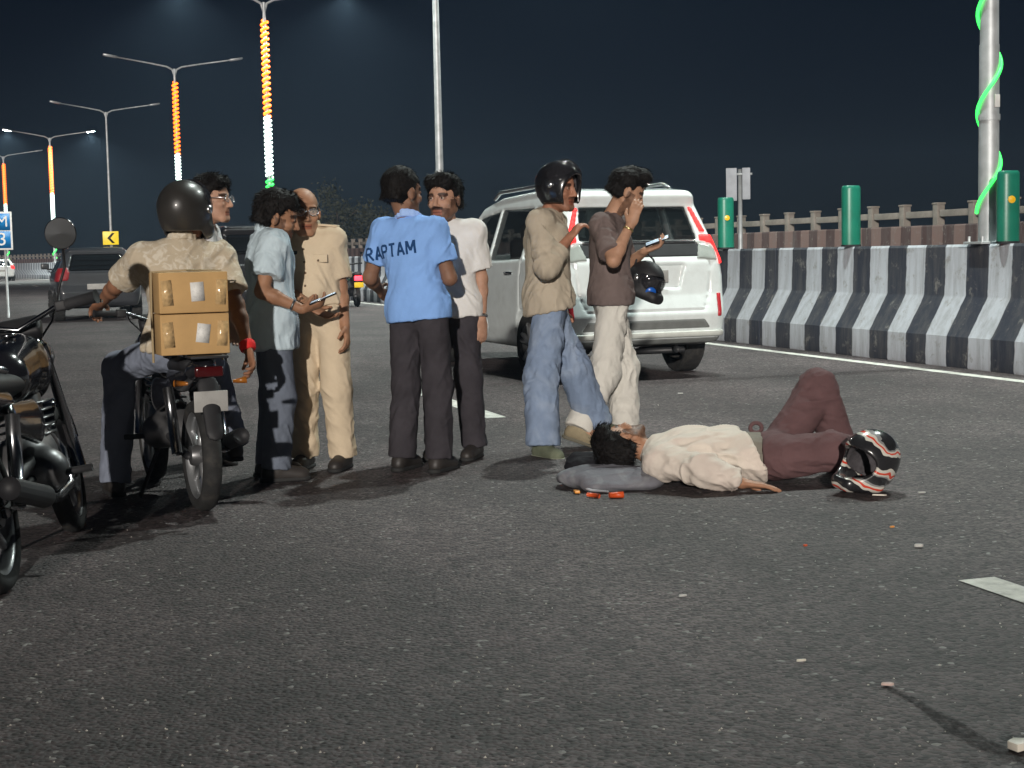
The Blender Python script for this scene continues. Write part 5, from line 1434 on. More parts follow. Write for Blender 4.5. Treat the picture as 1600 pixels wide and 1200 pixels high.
    # seats
    for sy in ((1.15, 2.0) if mpv else (1.2, 1.95)):
        for sx in (-0.36, 0.36):
            MB().box((sx, sy, 1.03), (0.46, 0.14, 0.62)).build('seat_back', SEATM, o, bevel=0.05)
            MB().box((sx, sy, 1.41), (0.24, 0.09, 0.16)).build('headrest', SEATM, o, bevel=0.04)
    return o
WHITEP = mat('white_car_paint', (0.70, 0.76, 0.76), 0.22, var=0.04, coat=0.6, dirt=0.22, dirtc=(0.25, 0.24, 0.2))
DARKP = mat('dark_grey_car_paint', (0.035, 0.037, 0.042), 0.3, var=0.06, coat=0.7)
BLACKC = mat('black_car_paint', (0.014, 0.014, 0.016), 0.25, var=0.06, coat=0.8)
# white people carrier: rear wheels stand at the two contact points seen
yaw_m = R(20)
rc = A(1.26, 14.12)
mpv = car('people_carrier', 'white people carrier with glowing red tail lamps by the striped barrier', MPV, rc, yaw_m, WHITEP, True, vox=0.0165, mpv=True, glass=GLASS)
c = at(158, 500, 31.0)
car('hatchback', 'dark grey car seen from behind, left of the helmeted rider', HATCH, (c[0], c[1]), R(19), DARKP, False, vox=0.026)
c = at(412, 500, 27.0)
car('dark_van', 'black car half hidden behind the man in pale blue', MPV, (c[0], c[1]), R(16), BLACKC, False, vox=0.026)
c = at(4, 430, 105.0)
car('distant_car', 'small white car far off at the left edge with red tail lamps', HATCH, (c[0], c[1]), R(24), WHITEP, True, vox=0.03)

# passenger behind the side window of the people carrier
def in_car(p):
    q = Matrix.Rotation(yaw_m, 3, 'Z') @ Vector((p[0], p[1], p[2])); return A(q.x + rc[0], q.y + rc[1], q.z)
J = {k_: in_car(v_) for k_, v_ in dict(pelvis=(-0.36, 1.42, 0.78), neck=(-0.38, 1.30, 1.28), head=(-0.42, 1.31, 1.415), shL=(-0.56, 1.32, 1.22), shR=(-0.20, 1.32, 1.22), elL=(-0.60, 1.45, 0.98), wrL=(-0.55, 1.62, 1.12),
     elR=(-0.16, 1.45, 0.98), wrR=(-0.25, 1.62, 1.02), hipL=(-0.45, 1.45, 0.75), hipR=(-0.27, 1.45, 0.75), knL=(-0.45, 1.80, 0.80), knR=(-0.27, 1.80, 0.80), anL=(-0.45, 1.85, 0.45), anR=(-0.27, 1.85, 0.45)).items()}
hfv = in_car((-1.0, -0.9, 0)) - in_car((0, 0, 0))
p_pas = person('passenger looking out of the side window of the white people carrier', J, in_car((0, 1, 0)) - in_car((0, 0, 0)), hfv, S=0.92, skin=(0.42, 0.22, 0.13), shirt=dict(mat=WHT, hem=0.0, sleeve=0.6), pants=dict(mat=DARKT), hair='short', vox=0.008, cv=0.010, group=None)

# ---- motorcycles
ENG = mat('engine_metal', (0.16, 0.16, 0.165), 0.4, metal=0.7, var=0.25)
CHR2 = mat('dull_chrome', (0.45, 0.46, 0.48), 0.2, metal=1.0)
SEATB = mat('seat_vinyl', (0.016, 0.016, 0.018), 0.55, bump=0.3, bs=70)
BIKEP = mat('black_bike_paint', (0.010, 0.010, 0.013), 0.2, coat=0.8, var=0.1)
GRIPM = mat('grip_rubber', (0.018, 0.018, 0.02), 0.75, bump=0.5, bs=160)
def bike_wheel(o, y, r, w):
    M = Matrix.Rotation(R(90), 3, 'Y')
    t = MB().lathe([(r - 0.07, -w * 0.4), (r - 0.045, -w / 2), (r - 0.015, -w * 0.42), (r, -w * 0.15), (r, w * 0.15), (r - 0.015, w * 0.42), (r - 0.045, w / 2), (r - 0.07, w * 0.4), (r - 0.07, -w * 0.4)], n=36, M=M, c=(0, y, r)).build('wheel', TYRE, o)
    MB().lathe([(r - 0.068, -w * 0.38), (r - 0.09, -w * 0.3), (r - 0.09, w * 0.3), (r - 0.068, w * 0.38)], n=36, M=M, c=(0, y, r)).build('rim', ALLOY, t)
    MB().lathe([(0.0, -0.06), (0.05, -0.06), (0.06, -0.03), (0.06, 0.03), (0.05, 0.06), (0, 0.06)], n=20, M=M, c=(0, y, r)).build('hub', ENG, t, smooth=R(40))
    for i in range(5):
        a = 2 * math.pi * i / 5 + 0.3
        MB().tube([(0.0, y + 0.05 * math.cos(a), r + 0.05 * math.sin(a)), (0, y + (r - 0.085) * math.cos(a + 0.2), r + (r - 0.085) * math.sin(a + 0.2))], [0.024, 0.017], n=8).build('spoke', ALLOY, t)
    return t
def sdf_part(name, prims, m, o, vox=0.011, cuts=()):
    pts = np.array([p for pr in prims for p in (pr[0], pr[1])], float); rad = max(max(pr[2], pr[3]) for pr in prims)
    F = Field(pts.min(0) - rad - 0.05, pts.max(0) + rad + 0.05, vox)
    for pr in prims: F.cone(pr[0], pr[1], pr[2], pr[3], pr[4] if len(pr) > 4 else 0.04, flat=pr[5] if len(pr) > 5 else None)
    for c_, n_ in cuts: F.cut(A(*c_), A(*n_), 0.01)
    V, Q = F.net(); return mesh_np(name, relax(V, Q, 2, 0.4), Q, m, o)
def motorcycle(label, loc, yaw, lean, steer, paint, mirrors='LR', guard=False, rack=False, sc=1.0, grip_r=0.018):
    """commuter motorcycle; steering parts turn about the head by 'steer'"""
    o = empty('motorcycle', (loc[0], loc[1], 0))
    o.matrix_world = Matrix.Translation((loc[0], loc[1], 0)) @ Matrix.Rotation(yaw, 4, 'Z') @ Matrix.Rotation(lean, 4, 'Y') @ Matrix.Scale(sc, 4)
    tag(o, label, 'motorcycle')
    bike_wheel(o, -0.64, 0.305, 0.105)
    xz = lambda w: (A(1, 0, 0), w)
    sdf_part('fuel_tank', [((0, 0.02, 0.80), (0, 0.34, 0.84), 0.125, 0.135, 0.05, xz(0.95)), ((0, 0.30, 0.80), (0, 0.40, 0.76), 0.12, 0.10, 0.05)], paint, o)
    MB().lathe([(0, 0), (0.035, 0), (0.033, 0.012), (0, 0.014)], n=18, c=(0, 0.24, 0.966)).build('filler_cap', CHR2, o)
    sdf_part('seat', [((0, -0.60, 0.80), (0, 0.0, 0.765), 0.105, 0.10, 0.04, (A(0, 0, 1), 0.55))], SEATB, o)
    sdf_part('tail', [((0, -0.78, 0.80), (0, -0.30, 0.71), 0.06, 0.105, 0.04, (A(0, 0, 1), 0.8)), ((0, -0.84, 0.80), (0, -0.7, 0.76), 0.05, 0.08, 0.03, (A(0, 0, 1), 0.7))], paint, o)
    MB().box((0, -0.895, 0.775), (0.15, 0.035, 0.055)).build('tail_lamp', RED_OFF, o, bevel=0.012)
    MB().box((0, -0.92, 0.62), (0.18, 0.010, 0.11)).build('number_plate', PLATE, o, bevel=0.004)
    sdf_part('rear_mudguard', [((0, -0.86, 0.70), (0, -0.98, 0.46), 0.06, 0.05, 0.03, (nrm(A(0, -0.9, 0.35)), 0.3))], BLACKM, o)
    for sx in (-1, 1):
        sdf_part('side_panel', [((sx * 0.10, -0.34, 0.64), (sx * 0.11, -0.06, 0.60), 0.07, 0.10, 0.03, (A(1, 0, 0), 0.35))], paint, o)
        MB().tube([(sx * 0.13, -0.64, 0.32), (sx * 0.13, -0.46, 0.66)], [0.03, 0.03], n=10).build('shock', CHR2, o)
        MB().tube([(sx * 0.075, -0.64, 0.305), (sx * 0.06, -0.1, 0.36)], 0.022, n=8).build('swing_arm', BLACKM, o)
        MB().tube([(sx * 0.11, -0.02, 0.36), (sx * 0.30, -0.02, 0.36)], 0.016, n=8).build('foot_peg', GRIPM, o)
        MB().tube([(sx * 0.12, -0.92, 0.72), (sx * 0.19, -0.93, 0.725)], [0.009, 0.019], n=10).build('indicator', mat('amber', (0.30, 0.10, 0.012), 0.25), o)
        MB().tube([(sx * 0.10, -0.80, 0.86), (sx * 0.13, -0.62, 0.87), (sx * 0.13, -0.42, 0.84)], 0.014, n=8).build('grab_rail', CHR2, o)
    sdf_part('engine', [((0, 0.06, 0.42), (0, 0.20, 0.44), 0.13, 0.12, 0.04, (A(1, 0, 0), 1.0)), ((0, 0.20, 0.50), (0, 0.28, 0.68), 0.085, 0.075, 0.03), ((-0.1, 0.0, 0.38), (0.1, 0.0, 0.38), 0.10, 0.10, 0.03)], ENG, o)
    for kz in range(5): MB().box((0, 0.245, 0.52 + 0.035 * kz), (0.20, 0.19, 0.008)).build('cooling_fin', ENG, o)
    MB().tube([(0.05, 0.33, 0.55), (0.09, 0.40, 0.42), (0.12, 0.30, 0.27), (0.14, -0.05, 0.26), (0.15, -0.25, 0.29)], 0.022, n=10).build('exhaust_pipe', CHR2, o)
    MB().tube([(0.15, -0.25, 0.29), (0.16, -0.35, 0.31), (0.17, -0.86, 0.42)], [0.03, 0.048, 0.045], n=14).build('silencer', BLACKM, o)
    MB().tube([(0, 0.44, 0.86), (0, 0.36, 0.56), (0, 0.12, 0.28)], 0.025, n=8).build('frame_tube', BLACKM, o)
    MB().tube([(0.06, -0.64, 0.36), (0.06, 0.0, 0.44)], 0.03, n=8).build('chain_case', BLACKM, o)
    MB().tube([(-0.10, 0.0, 0.30), (-0.24, -0.10, 0.02)], 0.012, n=8).build('side_stand', BLACKM, o)
    if guard:
        MB().tube([(0.05, 0.36, 0.34), (0.26, 0.40, 0.40), (0.33, 0.40, 0.56), (0.26, 0.38, 0.70), (0.06, 0.38, 0.74)], 0.016, n=8).build('crash_guard', CHR2, o)
        MB().tube([(-0.05, 0.36, 0.34), (-0.26, 0.40, 0.40), (-0.33, 0.40, 0.56), (-0.26, 0.38, 0.70), (-0.06, 0.38, 0.74)], 0.016, n=8).build('crash_guard', CHR2, o)
    # steering group, turned as one about the head tube
    hd = A(0, 0.46, 0.90); axis = nrm(A(0, -0.42, 0.91)); MS = Matrix.Rotation(steer, 3, Vector(axis))
    def T_(p): return tuple(np.array(MS @ Vector(np.asarray(p, float) - hd)) + hd)
    fw = MB(); r = 0.305; y = 0.70
    Mw = MS @ Matrix.Rotation(R(90), 3, 'Y'); wc = T_((0, y, r))
    t = MB().lathe([(r - 0.07, -0.036), (r - 0.045, -0.045), (r - 0.012, -0.036), (r, -0.012), (r, 0.012), (r - 0.012, 0.036), (r - 0.045, 0.045), (r - 0.07, 0.036), (r - 0.07, -0.036)], n=36, M=Mw, c=wc).build('wheel', TYRE, o)
    MB().lathe([(r - 0.068, -0.034), (r - 0.09, -0.026), (r - 0.09, 0.026), (r - 0.068, 0.034)], n=36, M=Mw, c=wc).build('rim', ALLOY, t)
    MB().lathe([(0.0, -0.06), (0.05, -0.06), (0.06, -0.03), (0.06, 0.03), (0.05, 0.06), (0, 0.06)], n=20, M=Mw, c=wc).build('hub', ENG, t, smooth=R(40))
    MB().lathe([(0.05, 0.05), (0.12, 0.05), (0.12, 0.056), (0.05, 0.056)], n=28, M=Mw, c=wc).build('brake_disc', CHR2, t, smooth=R(40))
    for i in range(5):
        a = 2 * math.pi * i / 5
        MB().tube([T_((0, y + 0.05 * math.cos(a), r + 0.05 * math.sin(a))), T_((0, y + (r - 0.085) * math.cos(a + 0.2), r + (r - 0.085) * math.sin(a + 0.2)))], [0.024, 0.017], n=8).build('spoke', ALLOY, t)
    for sx in (-1, 1):
        MB().tube([T_((sx * 0.085, y, r)), T_((sx * 0.085, 0.62, 0.52)), T_((sx * 0.085, 0.47, 0.90))], [0.028, 0.026, 0.019], n=12).build('fork_leg', CHR2, o)
    pts = [T_((0, y + 0.33 * math.cos(a), r + 0.33 * math.sin(a))) for a in np.linspace(0.35, 2.5, 12)]
    ms = MB()
    for i in range(11):
        p0, p1 = A(*pts[i]), A(*pts[i + 1]); sx_ = np.array(MS @ Vector((1, 0, 0))) * 0.058
        ms.add([p0 - sx_, p0 + sx_, p1 + sx_, p1 - sx_], [(0, 1, 2, 3)])
    mg = ms.build('front_mudguard', paint, o); md = mg.modifiers.new('thickness', 'SOLIDIFY'); md.thickness = 0.008
    hl = sdf_part('headlamp', [(T_((0, 0.56, 0.86)), T_((0, 0.63, 0.85)), 0.10, 0.095)], paint, o)
    fl = np.array(MS @ Vector((0, 1, -0.05)))
    MB().lathe([(0, 0.022), (0.05, 0.016), (0.085, 0.0), (0.088, -0.02)], n=24, M=Vector(fl).to_track_quat('Z', 'Y').to_matrix(), c=T_((0, 0.715, 0.845))).build('lens', mat('head_lamp_glass', (0.5, 0.52, 0.52), 0.1), hl)
    MB().box(T_((0, 0.50, 0.985)), (0.19, 0.07, 0.10), M=MS @ Matrix.Rotation(R(-40), 3, 'X')).build('instrument_cluster', BLACKM, o, bevel=0.02)
    MB().tube([T_((sx, 0.43 - 0.12 * abs(sx) / 0.36, 0.985 + 0.07 * min(1, abs(sx) / 0.2))) for sx in (-0.25, -0.2, -0.1, 0, 0.1, 0.2, 0.25)], 0.012, n=8).build('handlebar', CHR2, o)
    for sx in (-1, 1):
        g0, g1 = T_((sx * 0.25, 0.345, 1.055)), T_((sx * 0.39, 0.30, 1.062))
        MB().tube([g0, lerp(A(*g0), A(*g1), 0.04), lerp(A(*g0), A(*g1), 0.96), g1], [grip_r * 1.08, grip_r, grip_r, grip_r * 1.2], n=14).build('grip', GRIPM, o)
        MB().box(T_((sx * 0.225, 0.352, 1.055)), (0.06, 0.05, 0.05), M=MS).build('switchgear', BLACKM, o, bevel=0.01)
        MB().tube([T_((sx * 0.21, 0.40, 1.05)), T_((sx * 0.28, 0.415, 1.045)), T_((sx * 0.40, 0.375, 1.04))], [0.008, 0.007, 0.008], n=8).build('lever', CHR2, o)
        MB().tube([T_((sx * 0.18, 0.40, 1.04)), T_((sx * 0.14, 0.55, 1.0)), T_((sx * 0.04, 0.56, 0.9)), T_((0, 0.42, 0.78))], 0.005, n=6).build('cable', BLACKM, o)
        if ('L' if sx < 0 else 'R') in mirrors:
            mp = MB().tube([T_((sx * 0.21, 0.37, 1.06)), T_((sx * 0.22, 0.41, 1.13)), T_((sx * 0.27, 0.40, 1.22)), T_((sx * 0.285, 0.385, 1.31))], 0.0065, n=8).build('mirror_stem', BLACKM, o)
            c_ = A(*T_((sx * 0.29, 0.375, 1.37)))
            bn = np.array(MS @ Vector((0.10 * sx, 1, 0.05))); Mm = Vector(bn).to_track_quat('Z', 'Y').to_matrix()
            mo = MB().lathe([(0, 0.036), (0.04, 0.032), (0.064, 0.018), (0.072, 0.0), (0.068, -0.004)], n=28, M=Mm, c=c_).build('mirror', BLACKP, o)
            MB().lathe([(0.068, -0.003), (0.0, -0.002)], n=28, M=Mm, c=c_).build('mirror_glass', mat('mirror_glass', (0.22, 0.23, 0.24), 0.05, metal=1.0, var=0.01), mo)
    if rack:
        MB().box((0, -0.78, 0.852), (0.20, 0.30, 0.014)).build('carrier', BLACKM, o, bevel=0.004)
    return o
HB = R(24)
# the rider's own motorcycle, under him
hp = rider_J['pelvis']; fwd = A(-math.sin(HA), math.cos(HA)); ba = hp[:2] + fwd * 0.20
bike_a = motorcycle('black motorcycle under the helmeted rider with a carton on its tail', ba, HA, 0.0, R(0), BIKEP, mirrors='', rack=True, sc=0.88)
# second motorcycle parked at the left, only its handlebar and mirror clear of the edge
hb = at(104, 470, 6.55); HBY = R(4)
fb = A(-math.sin(HBY), math.cos(HBY)); rb = A(math.cos(HBY), math.sin(HBY))
bb = hb[:2] - fb * 0.42 - rb * 0.06
bike_b = motorcycle('black motorcycle with a round mirror and thick grips parked at the left edge', bb, HBY, R(-9), R(4), BIKEP, mirrors='R', sc=0.94, grip_r=0.027)

# ---- carton strapped on the carrier
CARD = mat('brown_cardboard', (0.50, 0.31, 0.13), 0.8, var=0.10, vs=7, bump=0.25, bs=50, dirt=0.25, dirtc=(0.38, 0.24, 0.12))
bx = empty('carton', (0, 0, 0))
tag(bx, 'tall brown cardboard carton with two printed labels strapped behind the rider', 'carton')
bc = at(296, 494, 7.22)
bx.location = (bc[0], bc[1], 0.760); bx.rotation_euler = (0, 0, HA)
W_, D_, H_ = 0.320, 0.24, 0.190
for k_ in range(2):
    for e in range(3):      # nested sheets stacked flat make up the depth
        y0 = -D_ / 2 + (0.0 if e == 0 else D_ * 0.62 + 0.045 * e)
        dd = D_ * 0.60 if e == 0 else 0.036
        MB().box((0.001 * (e - 1), y0 + dd / 2, H_ / 2 + k_ * (H_ + 0.003)), (W_ - 0.006 * e, dd, H_ - 0.002)).build('panel', CARD, bx, bevel=0.005)
    lb = MB().box((0.015 if k_ else 0.035, -D_ / 2 - 0.0015, H_ * 0.52 + k_ * (H_ + 0.003)), (0.062, 0.002, 0.088), M=Matrix.Rotation(R(-3 if k_ else 8), 3, 'Y')).build('paper_label', mat('label_print', (0.72, 0.71, 0.68), 0.6, var=0.02, dirt=0.55, vs=120, dirtc=(0.2, 0.2, 0.2)), bx)
    for sx in (-1, 1):
        MB().box((sx * (W_ / 2 - 0.035), -D_ / 2 - 0.0008, H_ / 2 + k_ * (H_ + 0.003)), (0.05, 0.001, H_ * 0.62), M=Matrix.Rotation(R(4 * sx), 3, 'Y')).build('tape', mat('packing_tape', (0.55, 0.37, 0.18), 0.10, var=0.2, vs=60, bump=0.8, bs=60, spec=0.7), bx)
for sx in (-1, 1):
    MB().tube([(sx * (W_ / 2 + 0.004), 0.06, -0.04), (sx * (W_ / 2 + 0.006), 0.05, 0.2), (sx * (W_ / 2 + 0.004), 0.04, 2 * H_ + 0.006), (0, 0.04, 2 * H_ + 0.010)], 0.006, n=6).build('rope', cloth('jute_rope', (0.35, 0.27, 0.16)), bx)

# ---- distant motorcycle and rider by the median
c = at(551, 474, 37.0)
o = empty('distant_scooter', (c[0], c[1], 0), R(18)); tag(o, 'distant two wheeler with one red tail lamp, beyond the policeman', 'scooter')
bike_wheel(o, -0.5, 0.25, 0.1); bike_wheel(o, 0.7, 0.25, 0.1)
sdf_part('body', [((0, -0.55, 0.62), (0, 0.0, 0.55), 0.17, 0.16), ((0, 0.55, 0.45), (0, 0.65, 0.95), 0.13, 0.10), ((0, 0, 0.35), (0, 0.5, 0.32), 0.12, 0.1)], BLACKP, o, vox=0.02)
sdf_part('seat', [((0, -0.6, 0.78), (0, 0.0, 0.76), 0.12, 0.12, 0.04, (A(0, 0, 1), 0.5))], SEATB, o, vox=0.02)
MB().box((0, -0.74, 0.68), (0.20, 0.06, 0.11)).build('tail_lamp', emis('scooter_lamp', (1.0, 0.03, 0.05), 5.0), o, bevel=0.02)
MB().box((0, -0.76, 0.52), (0.22, 0.02, 0.12)).build('number_plate', mat('yellow_plate', (0.75, 0.50, 0.02), 0.4), o, bevel=0.004)
MB().tube([(-0.36, 0.45, 1.03), (0, 0.55, 1.0), (0.36, 0.45, 1.03)], 0.018, n=8).build('handlebar', BLACKM, o)
for sx in (-1, 1): MB().tube([(sx * 0.3, 0.47, 1.04), (sx * 0.34, 0.47, 1.22), (sx * 0.36, 0.46, 1.3)], [0.01, 0.01, 0.05], n=8).build('mirror', BLACKP, o)

# ---- helmet lying on the road
def racing_helmet():
    m, nt, p = nodes_of('racing_helmet_paint'); L = nt.links.new
    tc = N(nt, 'ShaderNodeTexCoord'); mp = N(nt, 'ShaderNodeMapping'); mp.inputs['Rotation'].default_value = (0.4, 0.9, 0.5); L(tc.outputs['Object'], mp.inputs[0])
    wv = N(nt, 'ShaderNodeTexWave'); wv.inputs['Scale'].default_value = 1.7; wv.inputs['Distortion'].default_value = 1.6; wv.inputs['Detail'].default_value = 1.5; wv.inputs['Detail Scale'].default_value = 6; L(mp.outputs[0], wv.inputs['Vector'])
    cr = N(nt, 'ShaderNodeValToRGB'); cr.color_ramp.interpolation = 'CONSTANT'
    els = cr.color_ramp.elements; els[0].position = 0.0; els[0].color = (0.02, 0.02, 0.022, 1); els[1].position = 0.20; els[1].color = (0.60, 0.58, 0.52, 1)
    for ps, cc in ((0.42, (0.60, 0.06, 0.03, 1)), (0.60, (0.55, 0.52, 0.46, 1)), (0.74, (0.22, 0.22, 0.22, 1)), (0.84, (0.02, 0.02, 0.022, 1))):
        e = els.new(ps); e.color = cc
    L(wv.outputs['Fac'], cr.inputs[0]); L(cr.outputs[0], p.inputs['Base Color'])
    p.inputs['Roughness'].default_value = 0.25; p.inputs['Coat Weight'].default_value = 0.6
    return m
hcr = at(1358, 722, 7.42); hcr[2] = 0.148
hm3 = helmet('crash_helmet', None, hcr, (-0.80, -0.50, 0.05), (0.22, -0.05, 0.97), racing_helmet(), A(hcr[0], hcr[1], 0), sc=1.03, visor=None, opening=1.25)
tag(hm3, 'red, white and black full-face crash helmet lying on the road by his feet', 'helmet')
hs = A(hcr[0], hcr[1], 0)

# ---- bag pillowing his head, with bits of orange
BAGM = cloth('slate_nylon', (0.155, 0.155, 0.175), var=0.12, pat=((0.26, 0.27, 0.28), 5, 0.5, 0.65, 0.6))
b0 = at(955, 758, 7.70)
F = Field(b0 - A(0.36, 0.34, 0.12), b0 + A(0.36, 0.40, 0.25), 0.0075)
F.cone(A(b0[0] - 0.10, b0[1] + 0.10, 0.050), A(b0[0] + 0.13, b0[1] + 0.06, 0.045), 0.17, 0.15, 0.03, flat=(A(0, 0, 1), 0.33)); F.cone(A(b0[0] - 0.06, b0[1] - 0.05, 0.035), A(b0[0] + 0.16, b0[1] - 0.02, 0.03), 0.10, 0.09, 0.04, flat=(A(0, 0, 1), 0.42)); F.cut(A(0, 0, 0.002), A(0, 0, -1))
V, Q = F.net(); V = wrinkle(V, Q, 0.016, 10, A(1, 0.3, 0), 31); V[:, 2] = np.maximum(V[:, 2], 0.002)
bag = mesh_np('backpack', V, Q, BAGM, origin=A(b0[0], b0[1], 0)); tag(bag, 'flattened slate grey bag pillowing the fallen man\'s head', 'bag')
ORG = mat('orange_plastic', (0.62, 0.085, 0.02), 0.35)
pz = lambda px, py: at(px, py, 1.0)
def ground_at(px, py):
    v = CM.to_3x3() @ Vector(((px - 800) / FPX, -(py - 600) / FPX, -1.0)); t_ = -CAM_H / v.z
    return A(v.x * t_, v.y * t_, 0)
MB().tube([ground_at(952, 779) - ground_at(955, 779) * A(1, 1, 0) * 0 + A(0, 0, 0.016) - A(b0[0], b0[1], 0), ground_at(974, 778) + A(0, 0, 0.016) - A(b0[0], b0[1], 0)], [0.014, 0.016], n=8).build('strap_buckle', ORG, bag)
MB().tube([ground_at(918, 777) + A(0, 0, 0.014) - A(b0[0], b0[1], 0), ground_at(936, 779) + A(0, 0, 0.012) - A(b0[0], b0[1], 0)], [0.010, 0.012], n=8).build('strap_buckle', ORG, bag)
rim = [(893, 745), (897, 756), (908, 767), (925, 773), (950, 775)]
MB().tube([ground_at(a, b) + A(0, 0, 0.022) - A(b0[0], b0[1], 0) for a, b in rim], 0.006, n=6).build('piping', mat('pale_piping', (0.55, 0.56, 0.6), 0.5), bag)
# dark cap crushed behind the bag
cpos = ground_at(905, 735)
sdf = Field(cpos - 0.2, cpos + 0.2, 0.007); sdf.cone(cpos + A(0, 0.02, 0.02), cpos + A(0.06, 0.03, 0.04), 0.075, 0.06, 0.03); sdf.cut(A(0, 0, 0.002), A(0, 0, -1)); V, Q = sdf.net(); V = wrinkle(V, Q, 0.014, 16, A(1, 0, 0), 71); V[:, 2] = np.maximum(V[:, 2], 0.002)
cap = mesh_np('cloth_bundle', V, Q, cloth('black_fleece', (0.012, 0.012, 0.015)), origin=A(cpos[0], cpos[1], 0)); tag(cap, 'crumpled black cloth between the grey bag and the walking shoes', 'cloth')

# ---- broken bits on the road
PLW = mat('pale_plastic', (0.62, 0.58, 0.5), 0.4)
def shard(label, px, py, ln, wd, rz, m, th=0.008):
    p = ground_at(px, py); o = MB().prism([(-ln / 2, -wd / 2), (ln * 0.3, -wd * 0.6), (ln / 2, 0.0), (ln * 0.2, wd / 2), (-ln * 0.4, wd * 0.35)], 0.001, th).build('plastic_fragment', m, bevel=0.0015)
    o.location = tuple(p); o.rotation_euler = (R(random.uniform(-6, 6)), R(random.uniform(-3, 3)), rz); o.location.z = 0.004
    return tag(o, label, 'fragment', 'broken bits on the road')
shard('pale broken strip just in front of the crash helmet', 1352, 769, 0.14, 0.03, 0.1, PLW, 0.012)
shard('thin pale sliver below the crash helmet', 1374, 776, 0.07, 0.018, -0.1, PLW)
shard('white chip to the right of the crash helmet', 1440, 772, 0.045, 0.014, 0.3, mat('white_chip', (0.50, 0.49, 0.47), 0.45))
shard('orange fragment at the left end of the grey bag', 901, 771, 0.03, 0.06, 0.2, mat('amber_piece', (0.75, 0.30, 0.05), 0.3), 0.012)
shard('white chip lying beyond the fallen man\'s chest', 1063, 616, 0.05, 0.02, 0.2, MATS['white_chip'])
shard('largest white chip, between the crash helmet and the painted lane dash', 1436, 856, 0.035, 0.02, -0.3, MATS['white_chip'], 0.012)
shard('orange chip near the lower middle of the road', 1258, 855, 0.018, 0.014, 0.5, ORG)
shard('tan chip right of the middle of the road', 1394, 826, 0.022, 0.014, 0.1, MATS['amber_piece'])
shard('white splinter on the open road below the bag', 1067, 934, 0.03, 0.010, 0.1, MATS['white_chip'])
shard('pale matchstick sliver low on the road', 1252, 1036, 0.03, 0.006, 0.1, PLW)
shard('pinkish chip at the start of the dark gouge', 1387, 1073, 0.035, 0.014, -0.3, mat('pink_chip', (0.55, 0.40, 0.36), 0.5))
shard('pale stone chip at the lower right corner', 1590, 1172, 0.05, 0.04, 0.6, PLW, 0.02)
def stain_mat():
    m = mat('oily_tar', (0.012, 0.009, 0.009), 0.8, var=0.5, vs=30, bump=1.0, bs=110, spec=0.2); nt = m.node_tree
    tc = N(nt, 'ShaderNodeTexCoord'); nz = N(nt, 'ShaderNodeTexNoise'); nz.inputs['Scale'].default_value = 38; nz.inputs['Detail'].default_value = 6; nz.inputs['Roughness'].default_value = 0.7
    nt.links.new(tc.outputs['Object'], nz.inputs['Vector']); r_ = N(nt, 'ShaderNodeMapRange'); r_.inputs[1].default_value = 0.40; r_.inputs[2].default_value = 0.62; r_.inputs[4].default_value = 0.9
    nt.links.new(nz.outputs['Fac'], r_.inputs[0]); nt.links.new(r_.outputs[0], nt.nodes['Principled BSDF'].inputs['Alpha']); return m
# oily gouge running to the lower right corner
rg = random.Random(11); path = [ground_at(a, b) for a, b in ((1376, 1068), (1398, 1082), (1425, 1094), (1455, 1112), (1490, 1136), (1530, 1160), (1575, 1178), (1625, 1200))]
wd = [0.004, 0.014, 0.016, 0.028, 0.040, 0.045, 0.040, 0.02]; VV = []
for p_, w_ in zip(path, wd):
    n_ = nrm(A(0.62, 0.78, 0)); VV += [tuple(p_ + n_ * w_ * rg.uniform(0.7, 1.3) + A(0, 0, 0.003)), tuple(p_ - n_ * w_ * rg.uniform(0.7, 1.3) + A(0, 0, 0.003))]
st = MB().add(VV, [(2 * i, 2 * i + 1, 2 * i + 3, 2 * i + 2) for i in range(len(path) - 1)]).build('oil_stain', stain_mat()); tag(st, kind='structure')
# glass and grit too fine to count
rg = random.Random(3); gm = MB()
for i in range(520):
    px, py = rg.uniform(0, 1600), 600 + 600 * rg.random() ** 0.7
    p = ground_at(px, py); s_ = rg.uniform(0.0018, 0.0050); a = rg.uniform(0, 6.28)
    vs = [(p[0] + s_ * math.cos(a + w) * rg.uniform(.6, 1.3), p[1] + s_ * math.sin(a + w) * rg.uniform(.6, 1.3), 0.0005) for w in (0, 2.1, 4.2)] + [(p[0], p[1], s_ * rg.uniform(0.7, 1.3))]
    gm.add(vs, [(0, 1, 3), (1, 2, 3), (2, 0, 3), (2, 1, 0)])
gr = gm.build('grit', mat('grit_pale', (0.50, 0.47, 0.42), 0.4, var=0.5, vs=3), smooth=0.1); tag(gr, 'fine pale grit and glass crumbs strewn over the asphalt', 'grit', kind='stuff')

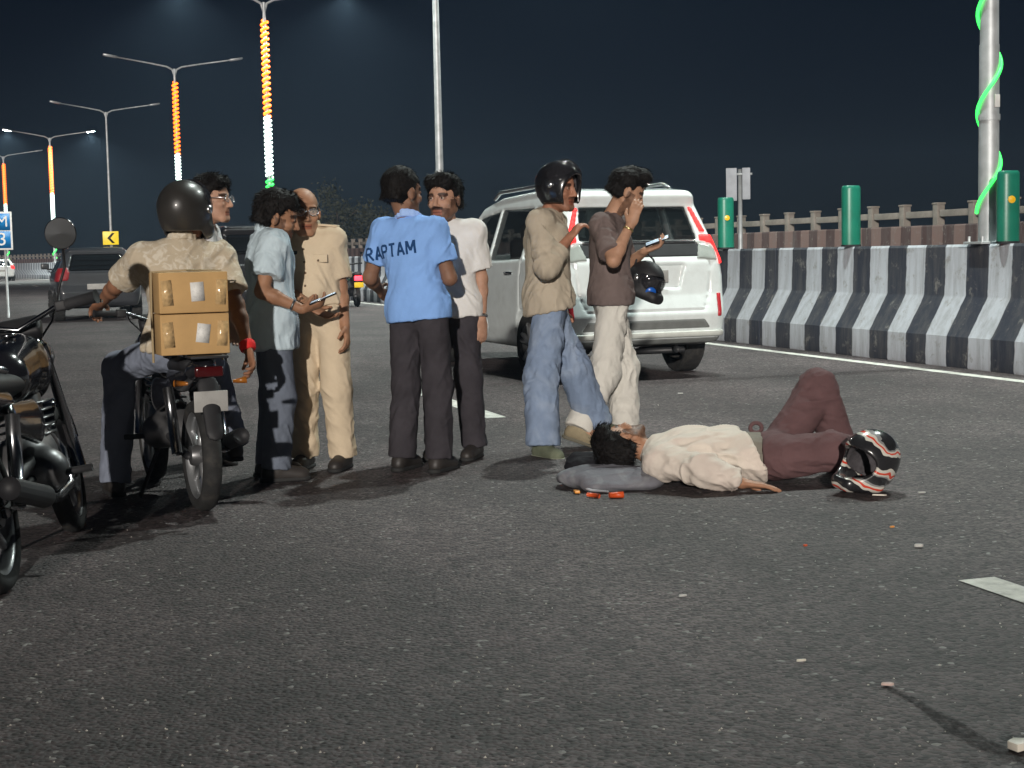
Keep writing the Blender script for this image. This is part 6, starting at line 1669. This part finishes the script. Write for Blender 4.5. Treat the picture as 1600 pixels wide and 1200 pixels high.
# ---- dark tree beyond the median
def tree(label, px, d, h, rx, seed):
    c = at(px, 400, d); o = empty('roadside_tree', (c[0], c[1], 0)); tag(o, label, 'tree', 'trees beyond the far carriageway')
    rg = np.random.RandomState(seed)
    tp = [A(0, 0, 0), A(0.1, 0, h * 0.25), A(-0.05, 0.1, h * 0.5), A(0.05, 0, h * 0.75)]
    tm = MB().tube(tp, [0.22, 0.17, 0.12, 0.05], n=8)
    for k_ in range(7):
        a = rg.uniform(0, 6.28); z = h * rg.uniform(0.3, 0.6); q = A(math.cos(a) * rx * 0.7, math.sin(a) * rx * 0.7, z + h * 0.22)
        tm.tube([A(0, 0, z), lerp(A(0, 0, z), q, 0.5) + A(0, 0, 0.1), q], [0.08, 0.05, 0.02], n=6)
    tm.build('trunk', mat('bark', (0.07, 0.05, 0.035), 0.9, var=0.3), o)
    n = 2600
    cl = rg.normal(size=(26, 3)); cl /= np.linalg.norm(cl, axis=1)[:, None]; cl *= rg.uniform(0.35, 0.95, (26, 1)); cl *= A(rx, rx, h * 0.36); cl[:, 2] += h * 0.62
    P = cl[rg.randint(0, 26, n)] + rg.normal(size=(n, 3)) * A(rx, rx, h * 0.4) * 0.17
    mb = MB()
    for p in P:
        a = nrm(rg.normal(size=3)); b = nrm(np.cross(a, rg.normal(size=3))); s_ = rg.uniform(0.07, 0.15)
        mb.add([p - a * s_, p + b * s_ * 0.45, p + a * s_, p - b * s_ * 0.45], [(0, 1, 2, 3)])
    mb.build('crown', mat('night_foliage', (0.034, 0.034, 0.016), 0.7, var=0.4, vs=2), o, smooth=0.1)
    return o
tree('dim round tree behind the policeman\'s shoulder', 528, 92, 5.4, 2.0, 5)
tree('low dim tree just left of the blue polo shirt', 582, 98, 4.4, 1.8, 9)

# ---- night haze in the lamplight
hz = MB().box((-10, 90, 6.5), (260, 260, 15.2)).build('haze', None)
m = bpy.data.materials.new('night_haze'); m.use_nodes = True; nt = m.node_tree
nt.nodes.remove(nt.nodes['Principled BSDF']); pv = nt.nodes.new('ShaderNodeVolumePrincipled')
pv.inputs['Color'].default_value = (0.50, 0.72, 1.0, 1); pv.inputs['Density'].default_value = 0.0005; pv.inputs['Anisotropy'].default_value = 0.0
nt.links.new(pv.outputs[0], nt.nodes['Material Output'].inputs['Volume']); hz.data.materials.append(m)
tag(hz, 'thin night haze hanging in the lamplight', 'haze', kind='stuff')

for o in bpy.data.objects:
    if '_o' in o: del o['_o']
